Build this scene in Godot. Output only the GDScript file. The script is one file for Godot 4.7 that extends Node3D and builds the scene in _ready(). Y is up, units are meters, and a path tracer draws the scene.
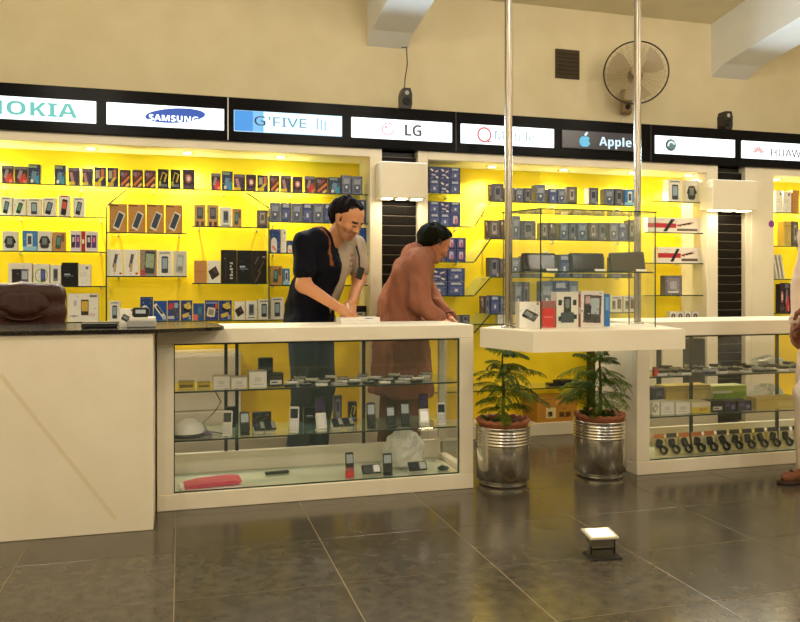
extends Node3D
# A mobile phone shop: yellow lit wall units under a black fascia of backlit signs, white glass counters, two shop men, potted pines.

const FPX := 775.0      # focal length in pixels of the 800 x 622 frame
const HY := 285.0       # horizon row
const EYE := 1.1
const YAW := 0.27658    # the camera looks this far to the right of the back wall's normal

const Z_WALL := -5.5    # back wall, back of the shelving
const Z_UNIT := -5.16   # front of the wall units
const Z_SHELF := -5.2   # front edge of the glass shelves
const Z_BOX := -5.262   # front of the boxes on them
const Z_CNT := -3.93    # front of the counters
const Z_CBACK := -4.4   # their back
const H_CNT := 0.885

var M := {}
var D := {}
var taken := {}
var rng := RandomNumberGenerator.new()
var cube: ArrayMesh

# ------------------------------------------------------------------ helpers

func P(px: float, py: float, z: float) -> Vector3:
	# the point on the upright plane z (parallel to the back wall) that lies at this place of the frame
	var u := (px - 400.0) / FPX
	var v := (HY - py) / FPX
	var dx := sin(YAW) + cos(YAW) * u
	var dz := -cos(YAW) + sin(YAW) * u
	var t := z / dz
	return Vector3(dx * t, EYE + v * t, z)

func numbered(called: String) -> String:
	if not taken.has(called):
		taken[called] = 0
		return called
	taken[called] += 1
	return "%s_%03d" % [called, taken[called]]

func tag(o: Node3D, label: String, category: String, group := "", kind := "") -> Node3D:
	if label: o.set_meta("label", label)
	if category: o.set_meta("category", category)
	if group: o.set_meta("group", group)
	if kind: o.set_meta("kind", kind)
	return o

func thing(called: String, label: String, category: String, at := Vector3.ZERO, turn := 0.0, group := "") -> Node3D:
	var o := Node3D.new()
	o.name = numbered(called)
	add_child(o)
	o.position = at
	o.rotation.y = turn
	tag(o, label, category, group)
	return o

func mi(called: String, mesh: Mesh, m: Material, parent: Node = null, at := Vector3.ZERO, rot := Vector3.ZERO) -> MeshInstance3D:
	var o := MeshInstance3D.new()
	o.mesh = mesh
	o.material_override = m
	if parent == null or parent == self:
		o.name = numbered(called)
		add_child(o)
	else:
		o.name = called
		parent.add_child(o, true)
	o.position = at
	o.rotation = rot
	return o

func struct(called: String, mesh: Mesh, m: Material, at := Vector3.ZERO, rot := Vector3.ZERO, label := "") -> MeshInstance3D:
	var o := mi(called, mesh, m, null, at, rot)
	o.set_meta("kind", "structure")
	if label: o.set_meta("label", label)
	return o

func material(c: Color, rough := 0.6, metal := 0.0) -> StandardMaterial3D:
	var m := StandardMaterial3D.new()
	m.albedo_color = c
	m.roughness = rough
	m.metallic = metal
	return m

func glass(c: Color, a := 0.08) -> StandardMaterial3D:
	var m := StandardMaterial3D.new()
	m.albedo_color = Color(c.r, c.g, c.b, a)
	m.transparency = BaseMaterial3D.TRANSPARENCY_ALPHA
	m.roughness = 0.02
	return m

func glow(c: Color, e: float) -> StandardMaterial3D:
	var m := StandardMaterial3D.new()
	m.albedo_color = c
	m.roughness = 0.4
	m.emission_enabled = true
	m.emission = c
	m.emission_energy_multiplier = e
	return m

func film(c: Color, e: float) -> StandardMaterial3D:
	# translucent colour film on a backlit panel
	var m := glow(c, e)
	m.albedo_color = Color(c.r * 0.4, c.g * 0.4, c.b * 0.4)
	return m

func noisy(a: Color, b: Color, freq: float, scale: float, rough := 0.6, size := 256, octaves := 4, bump := 0.0) -> StandardMaterial3D:
	var n := FastNoiseLite.new()
	n.seed = 7 + taken.size() + M.size()
	n.frequency = freq
	n.fractal_octaves = octaves
	var g := Gradient.new()
	g.set_color(0, a)
	g.set_color(1, b)
	var t := NoiseTexture2D.new()
	t.width = size
	t.height = size
	t.seamless = true
	t.noise = n
	t.color_ramp = g
	var m := StandardMaterial3D.new()
	m.albedo_texture = t
	m.roughness = rough
	m.uv1_triplanar = true
	m.uv1_world_triplanar = true
	m.uv1_scale = Vector3.ONE * scale
	if bump > 0.0:
		var t2 := NoiseTexture2D.new()
		t2.width = size
		t2.height = size
		t2.seamless = true
		t2.noise = n
		t2.as_normal_map = true
		t2.bump_strength = bump
		m.normal_enabled = true
		m.normal_texture = t2
	return m

var bev_cache := {}

func bev(s: Vector3, b := 0.004) -> ArrayMesh:
	# a box with chamfered edges, centred
	b = minf(b, minf(s.x, minf(s.y, s.z)) * 0.45)
	var key := "%.4f %.4f %.4f %.4f" % [s.x, s.y, s.z, b]
	if bev_cache.has(key): return bev_cache[key]
	var st := SurfaceTool.new()
	st.begin(Mesh.PRIMITIVE_TRIANGLES)
	bev_into(st, s, b, Transform3D())
	var me := st.commit()
	bev_cache[key] = me
	return me

func face(st: SurfaceTool, pts: Array, out: Vector3) -> void:
	# a convex polygon, wound so that it faces «out» (front faces run clockwise)
	var n: Vector3 = (pts[1] - pts[0]).cross(pts[2] - pts[0])
	if n.dot(out) > 0.0:
		pts = pts.duplicate()
		pts.reverse()
	var nn := n.normalized() * (1.0 if n.dot(out) > 0 else -1.0)
	for i in range(1, pts.size() - 1):
		for k in [0, i, i + 1]:
			st.set_normal(nn)
			st.add_vertex(pts[k])

func bev_into(st: SurfaceTool, s: Vector3, b: float, tr: Transform3D) -> void:
	var h := s * 0.5
	var i := h - Vector3.ONE * b
	var f := func(pts: Array, out: Vector3):
		var q := []
		for p in pts: q.append(tr * p)
		face(st, q, tr.basis * out)
	for a in 3:
		var o1 := (a + 1) % 3
		var o2 := (a + 2) % 3
		for sg in [-1.0, 1.0]:
			var q := []
			for c in [[-1, -1], [1, -1], [1, 1], [-1, 1]]:
				var p := Vector3.ZERO
				p[a] = sg * h[a]; p[o1] = c[0] * i[o1]; p[o2] = c[1] * i[o2]
				q.append(p)
			var out := Vector3.ZERO
			out[a] = sg
			f.call(q, out)
			for s1 in [-1.0, 1.0]:
				# edge strip between face a (sg) and face o1 (s1)
				var e := []
				for c2 in [-1.0, 1.0]:
					var p1 := Vector3.ZERO
					p1[a] = sg * h[a]; p1[o1] = s1 * i[o1]; p1[o2] = c2 * i[o2]
					var p2 := Vector3.ZERO
					p2[a] = sg * i[a]; p2[o1] = s1 * h[o1]; p2[o2] = c2 * i[o2]
					if c2 < 0: e.append_array([p1, p2])
					else: e.append_array([p2, p1])
				var oe := Vector3.ZERO
				oe[a] = sg; oe[o1] = s1
				f.call(e, oe)
	for x in [-1.0, 1.0]:
		for y in [-1.0, 1.0]:
			for z in [-1.0, 1.0]:
				f.call([Vector3(x * h.x, y * i.y, z * i.z), Vector3(x * i.x, y * h.y, z * i.z), Vector3(x * i.x, y * i.y, z * h.z)], Vector3(x, y, z))

func span(called: String, lo: Vector3, hi: Vector3, m: Material, parent: Node = null, b := 0.003) -> MeshInstance3D:
	# a chamfered box between two corners, in the parent's axes
	return mi(called, bev((hi - lo).abs(), b), m, parent, (lo + hi) * 0.5)

func tube(pts: Array, radii, sides := 8, caps := true) -> ArrayMesh:
	var st := SurfaceTool.new()
	st.begin(Mesh.PRIMITIVE_TRIANGLES)
	tube_into(st, pts, radii, sides, caps)
	st.index()
	st.generate_normals()
	return st.commit()

func tube_into(st: SurfaceTool, pts: Array, radii, sides := 8, caps := true) -> void:
	var rings := []
	var up := Vector3.UP
	for k in pts.size():
		var d: Vector3 = (pts[mini(k + 1, pts.size() - 1)] - pts[maxi(k - 1, 0)]).normalized()
		if absf(d.dot(up)) > 0.95: up = Vector3.RIGHT if absf(d.x) < 0.9 else Vector3.BACK
		var s := d.cross(up).normalized()
		up = s.cross(d).normalized()
		var r: float = radii if (radii is float or radii is int) else radii[k]
		var ring := []
		for j in sides:
			var a := TAU * j / sides
			ring.append(pts[k] + (s * cos(a) + up * sin(a)) * r)
		rings.append(ring)
	st.set_smooth_group(0)
	for k in rings.size() - 1:
		for j in sides:
			var j2 := (j + 1) % sides
			for v in [rings[k][j], rings[k][j2], rings[k + 1][j2], rings[k][j], rings[k + 1][j2], rings[k + 1][j]]:
				st.add_vertex(v)
	if caps:
		st.set_smooth_group(-1)
		for e in [0, rings.size() - 1]:
			for j in range(1, sides - 1):
				var tri := [rings[e][0], rings[e][j], rings[e][j + 1]]
				if e == 0: tri.reverse()
				for v in tri: st.add_vertex(v)
	st.set_smooth_group(0)

func lathe(prof: Array, seg := 32, wave := 0.0, waves := 0, wave_from := 99) -> ArrayMesh:
	# prof: [radius, height]; profile points from index wave_from on ripple by wave (a scalloped rim)
	var st := SurfaceTool.new()
	st.begin(Mesh.PRIMITIVE_TRIANGLES)
	st.set_smooth_group(0)
	var at := func(k: int, j: int) -> Vector3:
		var a: float = TAU * j / seg
		var r: float = prof[k][0]
		var y: float = prof[k][1]
		if k >= wave_from:
			r += wave * 0.5 * cos(a * waves)
			y += wave * cos(a * waves)
		return Vector3(cos(a) * r, y, sin(a) * r)
	for k in prof.size() - 1:
		st.set_smooth_group(k if wave_from == 99 and prof[k].size() > 2 else 0)
		for j in seg:
			for v in [at.call(k, j), at.call(k + 1, (j + 1) % seg), at.call(k, (j + 1) % seg), at.call(k, j), at.call(k + 1, j), at.call(k + 1, (j + 1) % seg)]:
				st.add_vertex(v)
	st.generate_normals()
	return st.commit()

func prism(poly: Array, y0: float, y1: float, _b := 0.0) -> ArrayMesh:
	# an upright prism over a plan polygon of Vector2(x, z)
	var st := SurfaceTool.new()
	st.begin(Mesh.PRIMITIVE_TRIANGLES)
	var c := Vector2.ZERO
	for p in poly: c += p
	c /= poly.size()
	var top := []
	var bot := []
	for p in poly:
		top.append(Vector3(p.x, y1, p.y))
		bot.append(Vector3(p.x, y0, p.y))
	face(st, top, Vector3.UP)
	face(st, bot, Vector3.DOWN)
	for k in poly.size():
		var k2 := (k + 1) % poly.size()
		var e: Vector2 = poly[k2] - poly[k]
		var n := Vector3(e.y, 0, -e.x)
		var mid: Vector2 = (poly[k] + poly[k2]) * 0.5 - c
		if n.dot(Vector3(mid.x, 0, mid.y)) < 0: n = -n
		face(st, [bot[k], bot[k2], top[k2], top[k]], n)
	return st.commit()

func extrude_xy(poly: Array, z0: float, z1: float) -> ArrayMesh:
	# an outline in the x-y plane (Vector2), pushed from z0 to z1; may be concave
	var st := SurfaceTool.new()
	st.begin(Mesh.PRIMITIVE_TRIANGLES)
	var pk := PackedVector2Array(poly)
	if Geometry2D.is_polygon_clockwise(pk): pk.reverse()
	var idx := Geometry2D.triangulate_polygon(pk)
	for t in range(0, idx.size(), 3):
		var a := pk[idx[t]]
		var b := pk[idx[t + 1]]
		var c := pk[idx[t + 2]]
		face(st, [Vector3(a.x, a.y, z1), Vector3(b.x, b.y, z1), Vector3(c.x, c.y, z1)], Vector3(0, 0, signf(z1 - z0)))
		face(st, [Vector3(a.x, a.y, z0), Vector3(b.x, b.y, z0), Vector3(c.x, c.y, z0)], Vector3(0, 0, signf(z0 - z1)))
	for k in pk.size():
		var a := pk[k]
		var b := pk[(k + 1) % pk.size()]
		var e := b - a
		face(st, [Vector3(a.x, a.y, z0), Vector3(b.x, b.y, z0), Vector3(b.x, b.y, z1), Vector3(a.x, a.y, z1)], Vector3(e.y, -e.x, 0))
	return st.commit()

func letters(words: String, w: float, h: float, m: Material, parent: Node, at: Vector3, called := "lettering", weight := 400, depth := 0.003) -> MeshInstance3D:
	var f := SystemFont.new()
	f.font_names = PackedStringArray(["Droid Sans"])
	f.font_weight = weight
	var t := TextMesh.new()
	t.text = words
	t.font = f
	t.font_size = 64
	t.pixel_size = 0.002
	t.depth = 0.01
	t.curve_step = 2.0
	var box := t.get_aabb()
	var o := mi(called, t, m, parent)
	var s := Vector3(w / box.size.x, h / box.size.y, depth / 0.01)
	o.scale = s
	o.position = at - (box.get_center() * s)
	return o

func nth(k: int) -> String:
	var names := ["first", "second", "third", "fourth", "fifth", "sixth", "seventh", "eighth", "ninth", "tenth", "eleventh", "twelfth", "thirteenth", "fourteenth", "fifteenth", "sixteenth", "seventeenth", "eighteenth", "nineteenth", "twentieth"]
	if k < 20: return names[k]
	var small: String = names[k % 10]
	if k == 29: return "thirtieth"
	return ("twenty-" if k < 30 else "thirty-") + small

# ------------------------------------------------------------------ printed boxes

func art(base: Color, side: Color, items: Array, specks := 14, w := 64, h := 80) -> StandardMaterial3D:
	# the flat print of a carton: rotated rectangles [cx, cy, half w, half h, degrees, colour, roundness] over a base colour; the right strip is the colour of the other faces
	var im := Image.create(w, h, false, Image.FORMAT_RGB8)
	im.fill(base)
	var pw := int(w * 0.9)
	for it in items:
		var a := deg_to_rad(it[4])
		var ca := cos(a)
		var sa := sin(a)
		var hw: float = it[2] * pw
		var hh: float = it[3] * h
		var cx: float = it[0] * pw
		var cy: float = it[1] * h
		var reach := Vector2(hw, hh).length()
		var rd: float = it[6] * minf(hw, hh) if it.size() > 6 else 0.0
		for y in range(maxi(0, int(cy - reach)), mini(h, int(cy + reach) + 2)):
			for x in range(maxi(0, int(cx - reach)), mini(pw, int(cx + reach) + 2)):
				var dx := x + 0.5 - cx
				var dy := y + 0.5 - cy
				var qx := absf(dx * ca + dy * sa) - hw + rd
				var qy := absf(-dx * sa + dy * ca) - hh + rd
				if maxf(qx, 0) * maxf(qx, 0) + maxf(qy, 0) * maxf(qy, 0) <= rd * rd + 0.01 and qx <= rd and qy <= rd:
					im.set_pixel(x, y, it[5])
	# fine print: a scatter of small marks in the carton's own inks
	var rg := RandomNumberGenerator.new()
	rg.seed = D.size() * 31 + 5
	for k in specks:
		var ink: Color = items[rg.randi() % items.size()][5]
		ink = ink.lerp(base, rg.randf() * 0.5)
		im.fill_rect(Rect2i(rg.randi() % (pw - 5), rg.randi() % (h - 3), 1 + rg.randi() % 5, 1 + rg.randi() % 2), ink)
	im.fill_rect(Rect2i(pw, 0, w - pw, h), side)
	var m := StandardMaterial3D.new()
	m.albedo_texture = ImageTexture.create_from_image(im)
	m.roughness = 0.4
	m.metallic_specular = 0.35
	m.texture_repeat = false
	return m

func make_cube() -> void:
	# a unit carton, base at y = 0, front at z = 0 and going back; the front shows the print
	var st := SurfaceTool.new()
	st.begin(Mesh.PRIMITIVE_TRIANGLES)
	var quad := func(a: Vector3, b: Vector3, c: Vector3, d: Vector3, n: Vector3, print_face: bool):
		var uv := [Vector2(0.005, 0.995), Vector2(0.005, 0.005), Vector2(0.895, 0.005), Vector2(0.895, 0.995)] if print_face else [Vector2(0.95, 0.6), Vector2(0.95, 0.4), Vector2(0.97, 0.4), Vector2(0.97, 0.6)]
		var q := [a, b, c, d]
		for k in [0, 1, 2, 0, 2, 3]:
			st.set_normal(n)
			st.set_uv(uv[k])
			st.add_vertex(q[k])
	var L := -0.5
	var R := 0.5
	quad.call(Vector3(L, 0, 0), Vector3(L, 1, 0), Vector3(R, 1, 0), Vector3(R, 0, 0), Vector3.BACK, true)
	quad.call(Vector3(R, 0, -1), Vector3(R, 1, -1), Vector3(L, 1, -1), Vector3(L, 0, -1), Vector3.FORWARD, false)
	quad.call(Vector3(L, 0, -1), Vector3(L, 1, -1), Vector3(L, 1, 0), Vector3(L, 0, 0), Vector3.LEFT, false)
	quad.call(Vector3(R, 0, 0), Vector3(R, 1, 0), Vector3(R, 1, -1), Vector3(R, 0, -1), Vector3.RIGHT, false)
	quad.call(Vector3(L, 1, 0), Vector3(L, 1, -1), Vector3(R, 1, -1), Vector3(R, 1, 0), Vector3.UP, false)
	quad.call(Vector3(L, 0, -1), Vector3(L, 0, 0), Vector3(R, 0, 0), Vector3(R, 0, -1), Vector3.DOWN, false)
	cube = st.commit()

func carton(called: String, size: Vector3, m: Material, base: Vector3, turn: float, label: String, category: String, group := "") -> MeshInstance3D:
	var o := mi(called, cube, m, null, base, Vector3(0, turn, 0))
	o.scale = size
	tag(o, label, category, group)
	return o

func row(list: Array, y: float, zf: float, depth: float, where: String, group: String, kind := "phone box") -> void:
	# cartons standing on a shelf of height y: [left px, right px, top px, print]; the front faces stand in the plane zf
	var k := 0
	for b in list:
		var p0 := P(b[0], b[2], zf)
		var p1 := P(b[1], b[2], zf)
		var w := p1.x - p0.x - 0.003
		var hh := maxf(0.02, p0.y - y)
		var dp: float = minf(depth * rng.randf_range(0.85, 1.0), maxf(0.03, w * 1.2))
		var zz := zf + rng.randf_range(-0.008, 0.0)
		var say: String = D[b[3]].say
		var label := "%s %s from left on %s" % [say if say.ends_with(",") else "%s %s," % [say, kind], nth(k), where]
		carton("phone_box", Vector3(w, hh, dp), D[b[3]].mat, Vector3((p0.x + p1.x) * 0.5, y, zz), 0.0, label, "box", group)
		k += 1

func design(key: String, say: String, base: Color, side: Color, items: Array) -> void:
	D[key] = {"say": say, "mat": art(base, side, items, 7 if base.v < 0.16 else (55 if base.v < 0.6 else 12))}

func make_designs() -> void:
	var c := func(r, g, b): return Color8(r, g, b)
	var navy: Color = c.call(38, 40, 62)
	var dk: Color = c.call(30, 28, 34)
	var wh: Color = c.call(232, 228, 218)
	var gr: Color = c.call(120, 122, 128)
	design("red", "dark red-printed", c.call(52, 46, 62), navy, [[.5, .1, .46, .07, 0, c.call(120, 118, 128)], [.62, .68, .34, .2, -30, c.call(196, 62, 60)], [.4, .45, .14, .24, 20, c.call(150, 132, 140)], [.8, .85, .14, .1, 0, c.call(230, 120, 100)]])
	design("blu", "dark blue-printed", c.call(46, 58, 92), navy, [[.4, .12, .34, .06, 0, c.call(130, 150, 120)], [.45, .6, .2, .26, 12, c.call(110, 138, 170)], [.75, .75, .14, .2, 0, c.call(60, 150, 190)], [.3, .82, .1, .08, 0, wh]])
	design("pnk", "dark pink and yellow-printed", c.call(78, 58, 76), navy, [[.5, .1, .46, .07, 0, c.call(110, 100, 118)], [.34, .55, .13, .3, -14, c.call(182, 134, 144)], [.3, .88, .3, .12, 0, c.call(226, 192, 40)], [.78, .6, .12, .22, 0, c.call(60, 52, 80)]])
	design("yel", "dark yellow-flashed", c.call(44, 50, 88), navy, [[.6, .6, .3, .08, -48, c.call(222, 186, 40)], [.3, .35, .18, .2, 0, c.call(170, 160, 150)], [.72, .3, .14, .2, 0, c.call(200, 110, 60)], [.3, .85, .3, .1, 0, c.call(222, 186, 40)]])
	design("org", "dark orange-slashed", c.call(66, 46, 58), navy, [[.55, .62, .5, .07, -42, c.call(214, 120, 48)], [.5, .3, .3, .08, -42, c.call(150, 70, 60)], [.28, .24, .16, .1, 0, c.call(120, 110, 140)], [.75, .85, .2, .07, -42, c.call(236, 190, 120)]])
	design("blk", "black yellow-dotted", c.call(28, 28, 40), navy, [[.55, .4, .24, .22, 20, c.call(216, 182, 54)], [.5, .42, .13, .2, 20, dk], [.5, .82, .36, .07, 0, c.call(110, 110, 126)], [.22, .72, .1, .12, 0, c.call(190, 186, 60)]])
	design("wcr", "dark red and white-printed", c.call(58, 44, 60), navy, [[.5, .45, .26, .2, 0, c.call(206, 120, 110), 1.0], [.5, .45, .12, .1, 0, wh], [.5, .85, .44, .06, 0, c.call(90, 70, 80)]])
	design("wtl", "white box with tilted phone picture,", wh, c.call(224, 218, 204), [[.5, .55, .2, .32, 14, dk, .3], [.52, .48, .14, .2, 14, c.call(110, 140, 160)], [.5, .1, .3, .03, 0, gr], [.12, .5, .03, .3, 0, c.call(190, 186, 180)]])
	design("wup", "white box with upright phone picture,", wh, c.call(222, 216, 204), [[.5, .55, .22, .32, 0, c.call(66, 68, 78), .3], [.5, .5, .16, .2, 0, c.call(150, 170, 184)], [.5, .1, .34, .03, 0, gr]])
	design("wgn", "white box with green phone picture,", wh, c.call(222, 216, 204), [[.5, .55, .17, .3, 18, c.call(30, 48, 38), .3], [.52, .5, .11, .18, 18, c.call(70, 140, 90)], [.8, .12, .12, .04, 0, gr]])
	design("wrd", "white box with red-screen phone,", wh, c.call(222, 216, 204), [[.5, .55, .22, .36, 10, dk, .3], [.52, .46, .16, .16, 10, c.call(210, 90, 70)], [.5, .06, .3, .03, 0, c.call(200, 60, 50)]])
	design("rug", "white box with black phone picture,", c.call(224, 222, 216), c.call(222, 216, 204), [[.5, .55, .3, .3, 0, c.call(60, 60, 64), .6], [.5, .5, .16, .16, 0, c.call(120, 130, 134)], [.2, .5, .06, .1, 20, dk], [.82, .5, .06, .1, -20, dk]])
	design("bwp", "blue and white", c.call(62, 128, 196), c.call(60, 110, 180), [[.5, .5, .2, .36, 0, wh, .3], [.5, .46, .13, .2, 0, c.call(70, 84, 110)], [.5, .86, .5, .1, 0, c.call(150, 200, 230)]])
	design("tan", "tan picture", c.call(186, 140, 88), c.call(170, 124, 70), [[.45, .52, .2, .34, 6, c.call(70, 84, 74), .3], [.45, .46, .13, .2, 6, c.call(90, 150, 150)], [.8, .3, .1, .2, 0, c.call(120, 80, 60)]])
	design("pur", "white and purple", c.call(226, 216, 220), c.call(214, 206, 204), [[.28, .5, .2, .3, 0, c.call(70, 40, 80)], [.72, .5, .2, .3, 0, c.call(94, 58, 120)], [.28, .42, .1, .12, 0, c.call(200, 190, 210)], [.72, .42, .1, .12, 0, c.call(220, 120, 160)]])
	design("rst", "narrow crimson", c.call(170, 36, 60), c.call(150, 30, 50), [[.5, .5, .3, .1, 0, wh]])
	design("krf", "kraft box with tilted white phone,", c.call(190, 138, 74), c.call(168, 118, 60), [[.55, .58, .2, .32, 24, c.call(226, 220, 206), .3], [.55, .57, .15, .26, 24, c.call(58, 70, 88)], [.3, .06, .24, .025, 0, c.call(120, 84, 46)], [.2, .9, .12, .02, 0, c.call(150, 104, 56)]])
	design("kpl", "plain brown kraft", c.call(188, 134, 78), c.call(166, 112, 60), [[.5, .5, .5, .01, 0, c.call(160, 112, 62)]])
	design("kph", "kraft dark-printed box,", c.call(196, 158, 104), c.call(168, 124, 70), [[.5, .38, .26, .26, 0, c.call(70, 72, 80), .2], [.5, .34, .18, .16, 0, c.call(110, 120, 124)], [.28, .86, .12, .1, 0, c.call(90, 62, 50)], [.72, .86, .12, .1, 0, c.call(90, 62, 50)]])
	design("slim", "white box with slim slider picture,", wh, c.call(220, 214, 200), [[.5, .42, .1, .26, 14, c.call(92, 84, 84), .3], [.48, .68, .08, .16, 8, c.call(190, 160, 130)], [.85, .9, .08, .04, 0, c.call(190, 60, 60)]])
	design("gscr", "grey box with big phone picture,", c.call(150, 136, 128), c.call(190, 180, 164), [[.6, .48, .3, .42, 4, c.call(58, 66, 60), .2], [.6, .42, .25, .26, 4, c.call(150, 172, 140)], [.2, .86, .14, .1, 0, c.call(180, 70, 80)]])
	design("ice", "pale silver phone-picture", c.call(206, 202, 192), c.call(200, 196, 184), [[.5, .5, .26, .36, 6, c.call(168, 168, 164), .3], [.5, .42, .18, .16, 6, c.call(190, 196, 196)], [.5, .7, .18, .08, 6, c.call(130, 130, 130)]])
	design("jet", "glossy black", c.call(20, 20, 22), c.call(16, 16, 18), [[.35, .5, .2, .025, 0, c.call(180, 190, 210)], [.45, .57, .3, .015, 0, c.call(110, 120, 140)]])
	design("jlt", "tall black box with sideways lettering,", c.call(26, 25, 24), c.call(18, 18, 18), [[.66, .85, .1, .03, 0, c.call(190, 186, 176)], [.66, .76, .1, .03, 0, c.call(190, 186, 176)], [.7, .67, .05, .03, 0, c.call(190, 186, 176)], [.66, .58, .1, .03, 0, c.call(190, 186, 176)], [.62, .49, .05, .03, 0, c.call(190, 186, 176)], [.66, .4, .1, .03, 0, c.call(190, 186, 176)], [.3, .5, .02, .4, 0, c.call(70, 66, 62)]])
	design("jbr", "black brown-flecked", c.call(34, 30, 27), c.call(20, 18, 17), [[.3, .3, .2, .03, -50, c.call(96, 84, 70)], [.6, .5, .3, .03, -50, c.call(84, 74, 62)], [.4, .8, .3, .02, -50, c.call(110, 96, 80)], [.8, .2, .1, .02, 0, c.call(150, 140, 126)]])
	design("wbig", "wide white phone-picture box,", c.call(236, 232, 224), c.call(222, 216, 204), [[.56, .5, .13, .28, 0, c.call(66, 58, 50), .3], [.56, .46, .1, .18, 0, c.call(214, 176, 70)], [.25, .35, .05, .1, 0, c.call(200, 190, 190)], [.84, .1, .12, .035, 0, c.call(120, 112, 120)], [.2, .8, .14, .015, 0, gr], [.8, .76, .1, .06, 20, c.call(226, 200, 200)]])
	design("wduo", "wide white black-windowed box,", c.call(234, 230, 222), c.call(222, 216, 204), [[.36, .62, .2, .36, 0, c.call(44, 40, 44)], [.7, .6, .16, .34, 0, c.call(90, 94, 110), .2], [.7, .52, .12, .18, 0, c.call(180, 186, 200)]])
	design("ring", "white box with green-ringed phone picture,", c.call(230, 228, 218), c.call(220, 214, 202), [[.5, .52, .4, .32, 0, c.call(150, 180, 90), 1.0], [.5, .52, .34, .27, 0, c.call(232, 230, 222), 1.0], [.6, .52, .15, .28, 0, c.call(70, 76, 96), .3], [.6, .48, .1, .18, 0, c.call(90, 100, 190)]])
	design("wpl", "plain white", c.call(232, 228, 220), c.call(222, 216, 204), [[.72, .16, .12, .06, 0, c.call(90, 100, 140), 1.0], [.4, .4, .3, .012, 0, c.call(190, 186, 180)], [.4, .5, .3, .012, 0, c.call(190, 186, 180)]])
	design("bwh", "bright blue white-phone box,", c.call(34, 78, 160), c.call(30, 64, 136), [[.45, .5, .14, .42, -38, wh, .3], [.45, .46, .08, .26, -38, c.call(60, 64, 84)], [.8, .85, .14, .1, 0, c.call(180, 190, 210)]])
	design("bmx", "blue multicolour", c.call(44, 66, 140), c.call(36, 56, 120), [[.3, .3, .2, .16, 10, c.call(200, 70, 60)], [.6, .6, .24, .2, -10, c.call(70, 74, 96)], [.7, .25, .14, .12, 0, c.call(150, 180, 210)], [.3, .85, .26, .08, 0, c.call(200, 196, 190)]])
	design("bye", "blue and yellow", c.call(38, 62, 134), c.call(32, 52, 116), [[.6, .3, .28, .16, -20, c.call(226, 196, 70)], [.5, .5, .3, .08, 20, dk], [.45, .75, .3, .1, -16, c.call(214, 180, 80)], [.8, .85, .12, .1, 0, c.call(130, 150, 190)]])
	design("bgr", "blue box with pink corner,", c.call(38, 84, 150), c.call(32, 64, 126), [[.2, .85, .22, .2, 0, c.call(226, 110, 120)], [.62, .5, .2, .34, 0, c.call(80, 92, 104), .3], [.62, .44, .14, .2, 0, c.call(60, 130, 170)]])
	design("bbe", "blue box with beige phone pictures,", c.call(34, 54, 122), c.call(30, 48, 108), [[.45, .6, .3, .24, 8, c.call(224, 216, 190), .4], [.45, .6, .2, .14, 8, c.call(150, 146, 120)], [.5, .12, .44, .05, 0, c.call(120, 140, 190)], [.85, .3, .1, .14, 0, c.call(200, 90, 60)]])
	design("bfan", "navy box with white fan picture,", c.call(28, 66, 130), c.call(26, 56, 112), [[.38, .7, .3, .34, 0, c.call(226, 222, 214), .9], [.4, .8, .24, .06, 30, c.call(220, 130, 110)]])
	design("wdk", "white box with dark folding phone picture,", wh, c.call(222, 216, 204), [[.5, .55, .34, .22, -30, c.call(54, 42, 38)], [.6, .42, .16, .14, -30, c.call(78, 62, 54)]])
	design("wsm", "white box with small phone picture,", wh, c.call(222, 216, 204), [[.5, .48, .22, .3, 0, c.call(120, 130, 140), .3], [.5, .44, .16, .2, 0, c.call(70, 78, 88)], [.5, .9, .3, .03, 0, gr]])
	design("navy", "navy blue", c.call(64, 76, 124), c.call(48, 56, 96), [[.5, .16, .3, .08, 0, c.call(180, 186, 206)], [.5, .6, .34, .24, 0, c.call(88, 100, 150)], [.5, .62, .1, .1, 0, c.call(206, 204, 210)]])
	design("navf", "navy blue box with pale flecks,", c.call(60, 68, 116), c.call(48, 56, 96), [[.25, .25, .16, .06, 40, wh], [.7, .35, .16, .06, -30, c.call(206, 190, 200)], [.4, .62, .2, .06, 10, c.call(190, 186, 210)], [.75, .8, .14, .06, 40, wh], [.25, .85, .12, .05, 0, c.call(120, 130, 180)]])
	design("navp", "navy box with pinkish phone picture,", c.call(66, 74, 130), c.call(48, 56, 96), [[.5, .45, .22, .3, 0, c.call(190, 180, 200), .5], [.55, .6, .1, .2, 0, c.call(190, 80, 110)], [.5, .9, .4, .05, 0, c.call(40, 46, 80)]])
	design("gbr", "grey-brown", c.call(112, 104, 98), c.call(96, 84, 72), [[.5, .45, .22, .3, 0, c.call(176, 168, 162), .2], [.5, .42, .14, .16, 0, c.call(98, 90, 96)], [.5, .9, .44, .06, 0, c.call(80, 74, 78)]])
	design("gbl", "grey-blue", c.call(106, 114, 138), c.call(84, 88, 104), [[.5, .3, .3, .14, 0, c.call(150, 158, 180)], [.5, .66, .26, .2, 0, c.call(82, 90, 120)], [.5, .6, .1, .06, 0, wh]])
	design("gph", "slate grey phone-picture box,", c.call(88, 88, 104), c.call(80, 76, 80), [[.5, .5, .26, .36, 0, c.call(128, 128, 138), .3], [.5, .42, .18, .18, 0, c.call(60, 64, 84)], [.82, .88, .1, .08, 0, c.call(160, 150, 140)]])
	design("brk", "brown and grey", c.call(96, 80, 74), c.call(112, 92, 66), [[.5, .4, .3, .2, 0, c.call(130, 112, 112)], [.5, .78, .34, .1, 0, c.call(70, 62, 70)], [.3, .2, .1, .08, 0, wh]])
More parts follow.
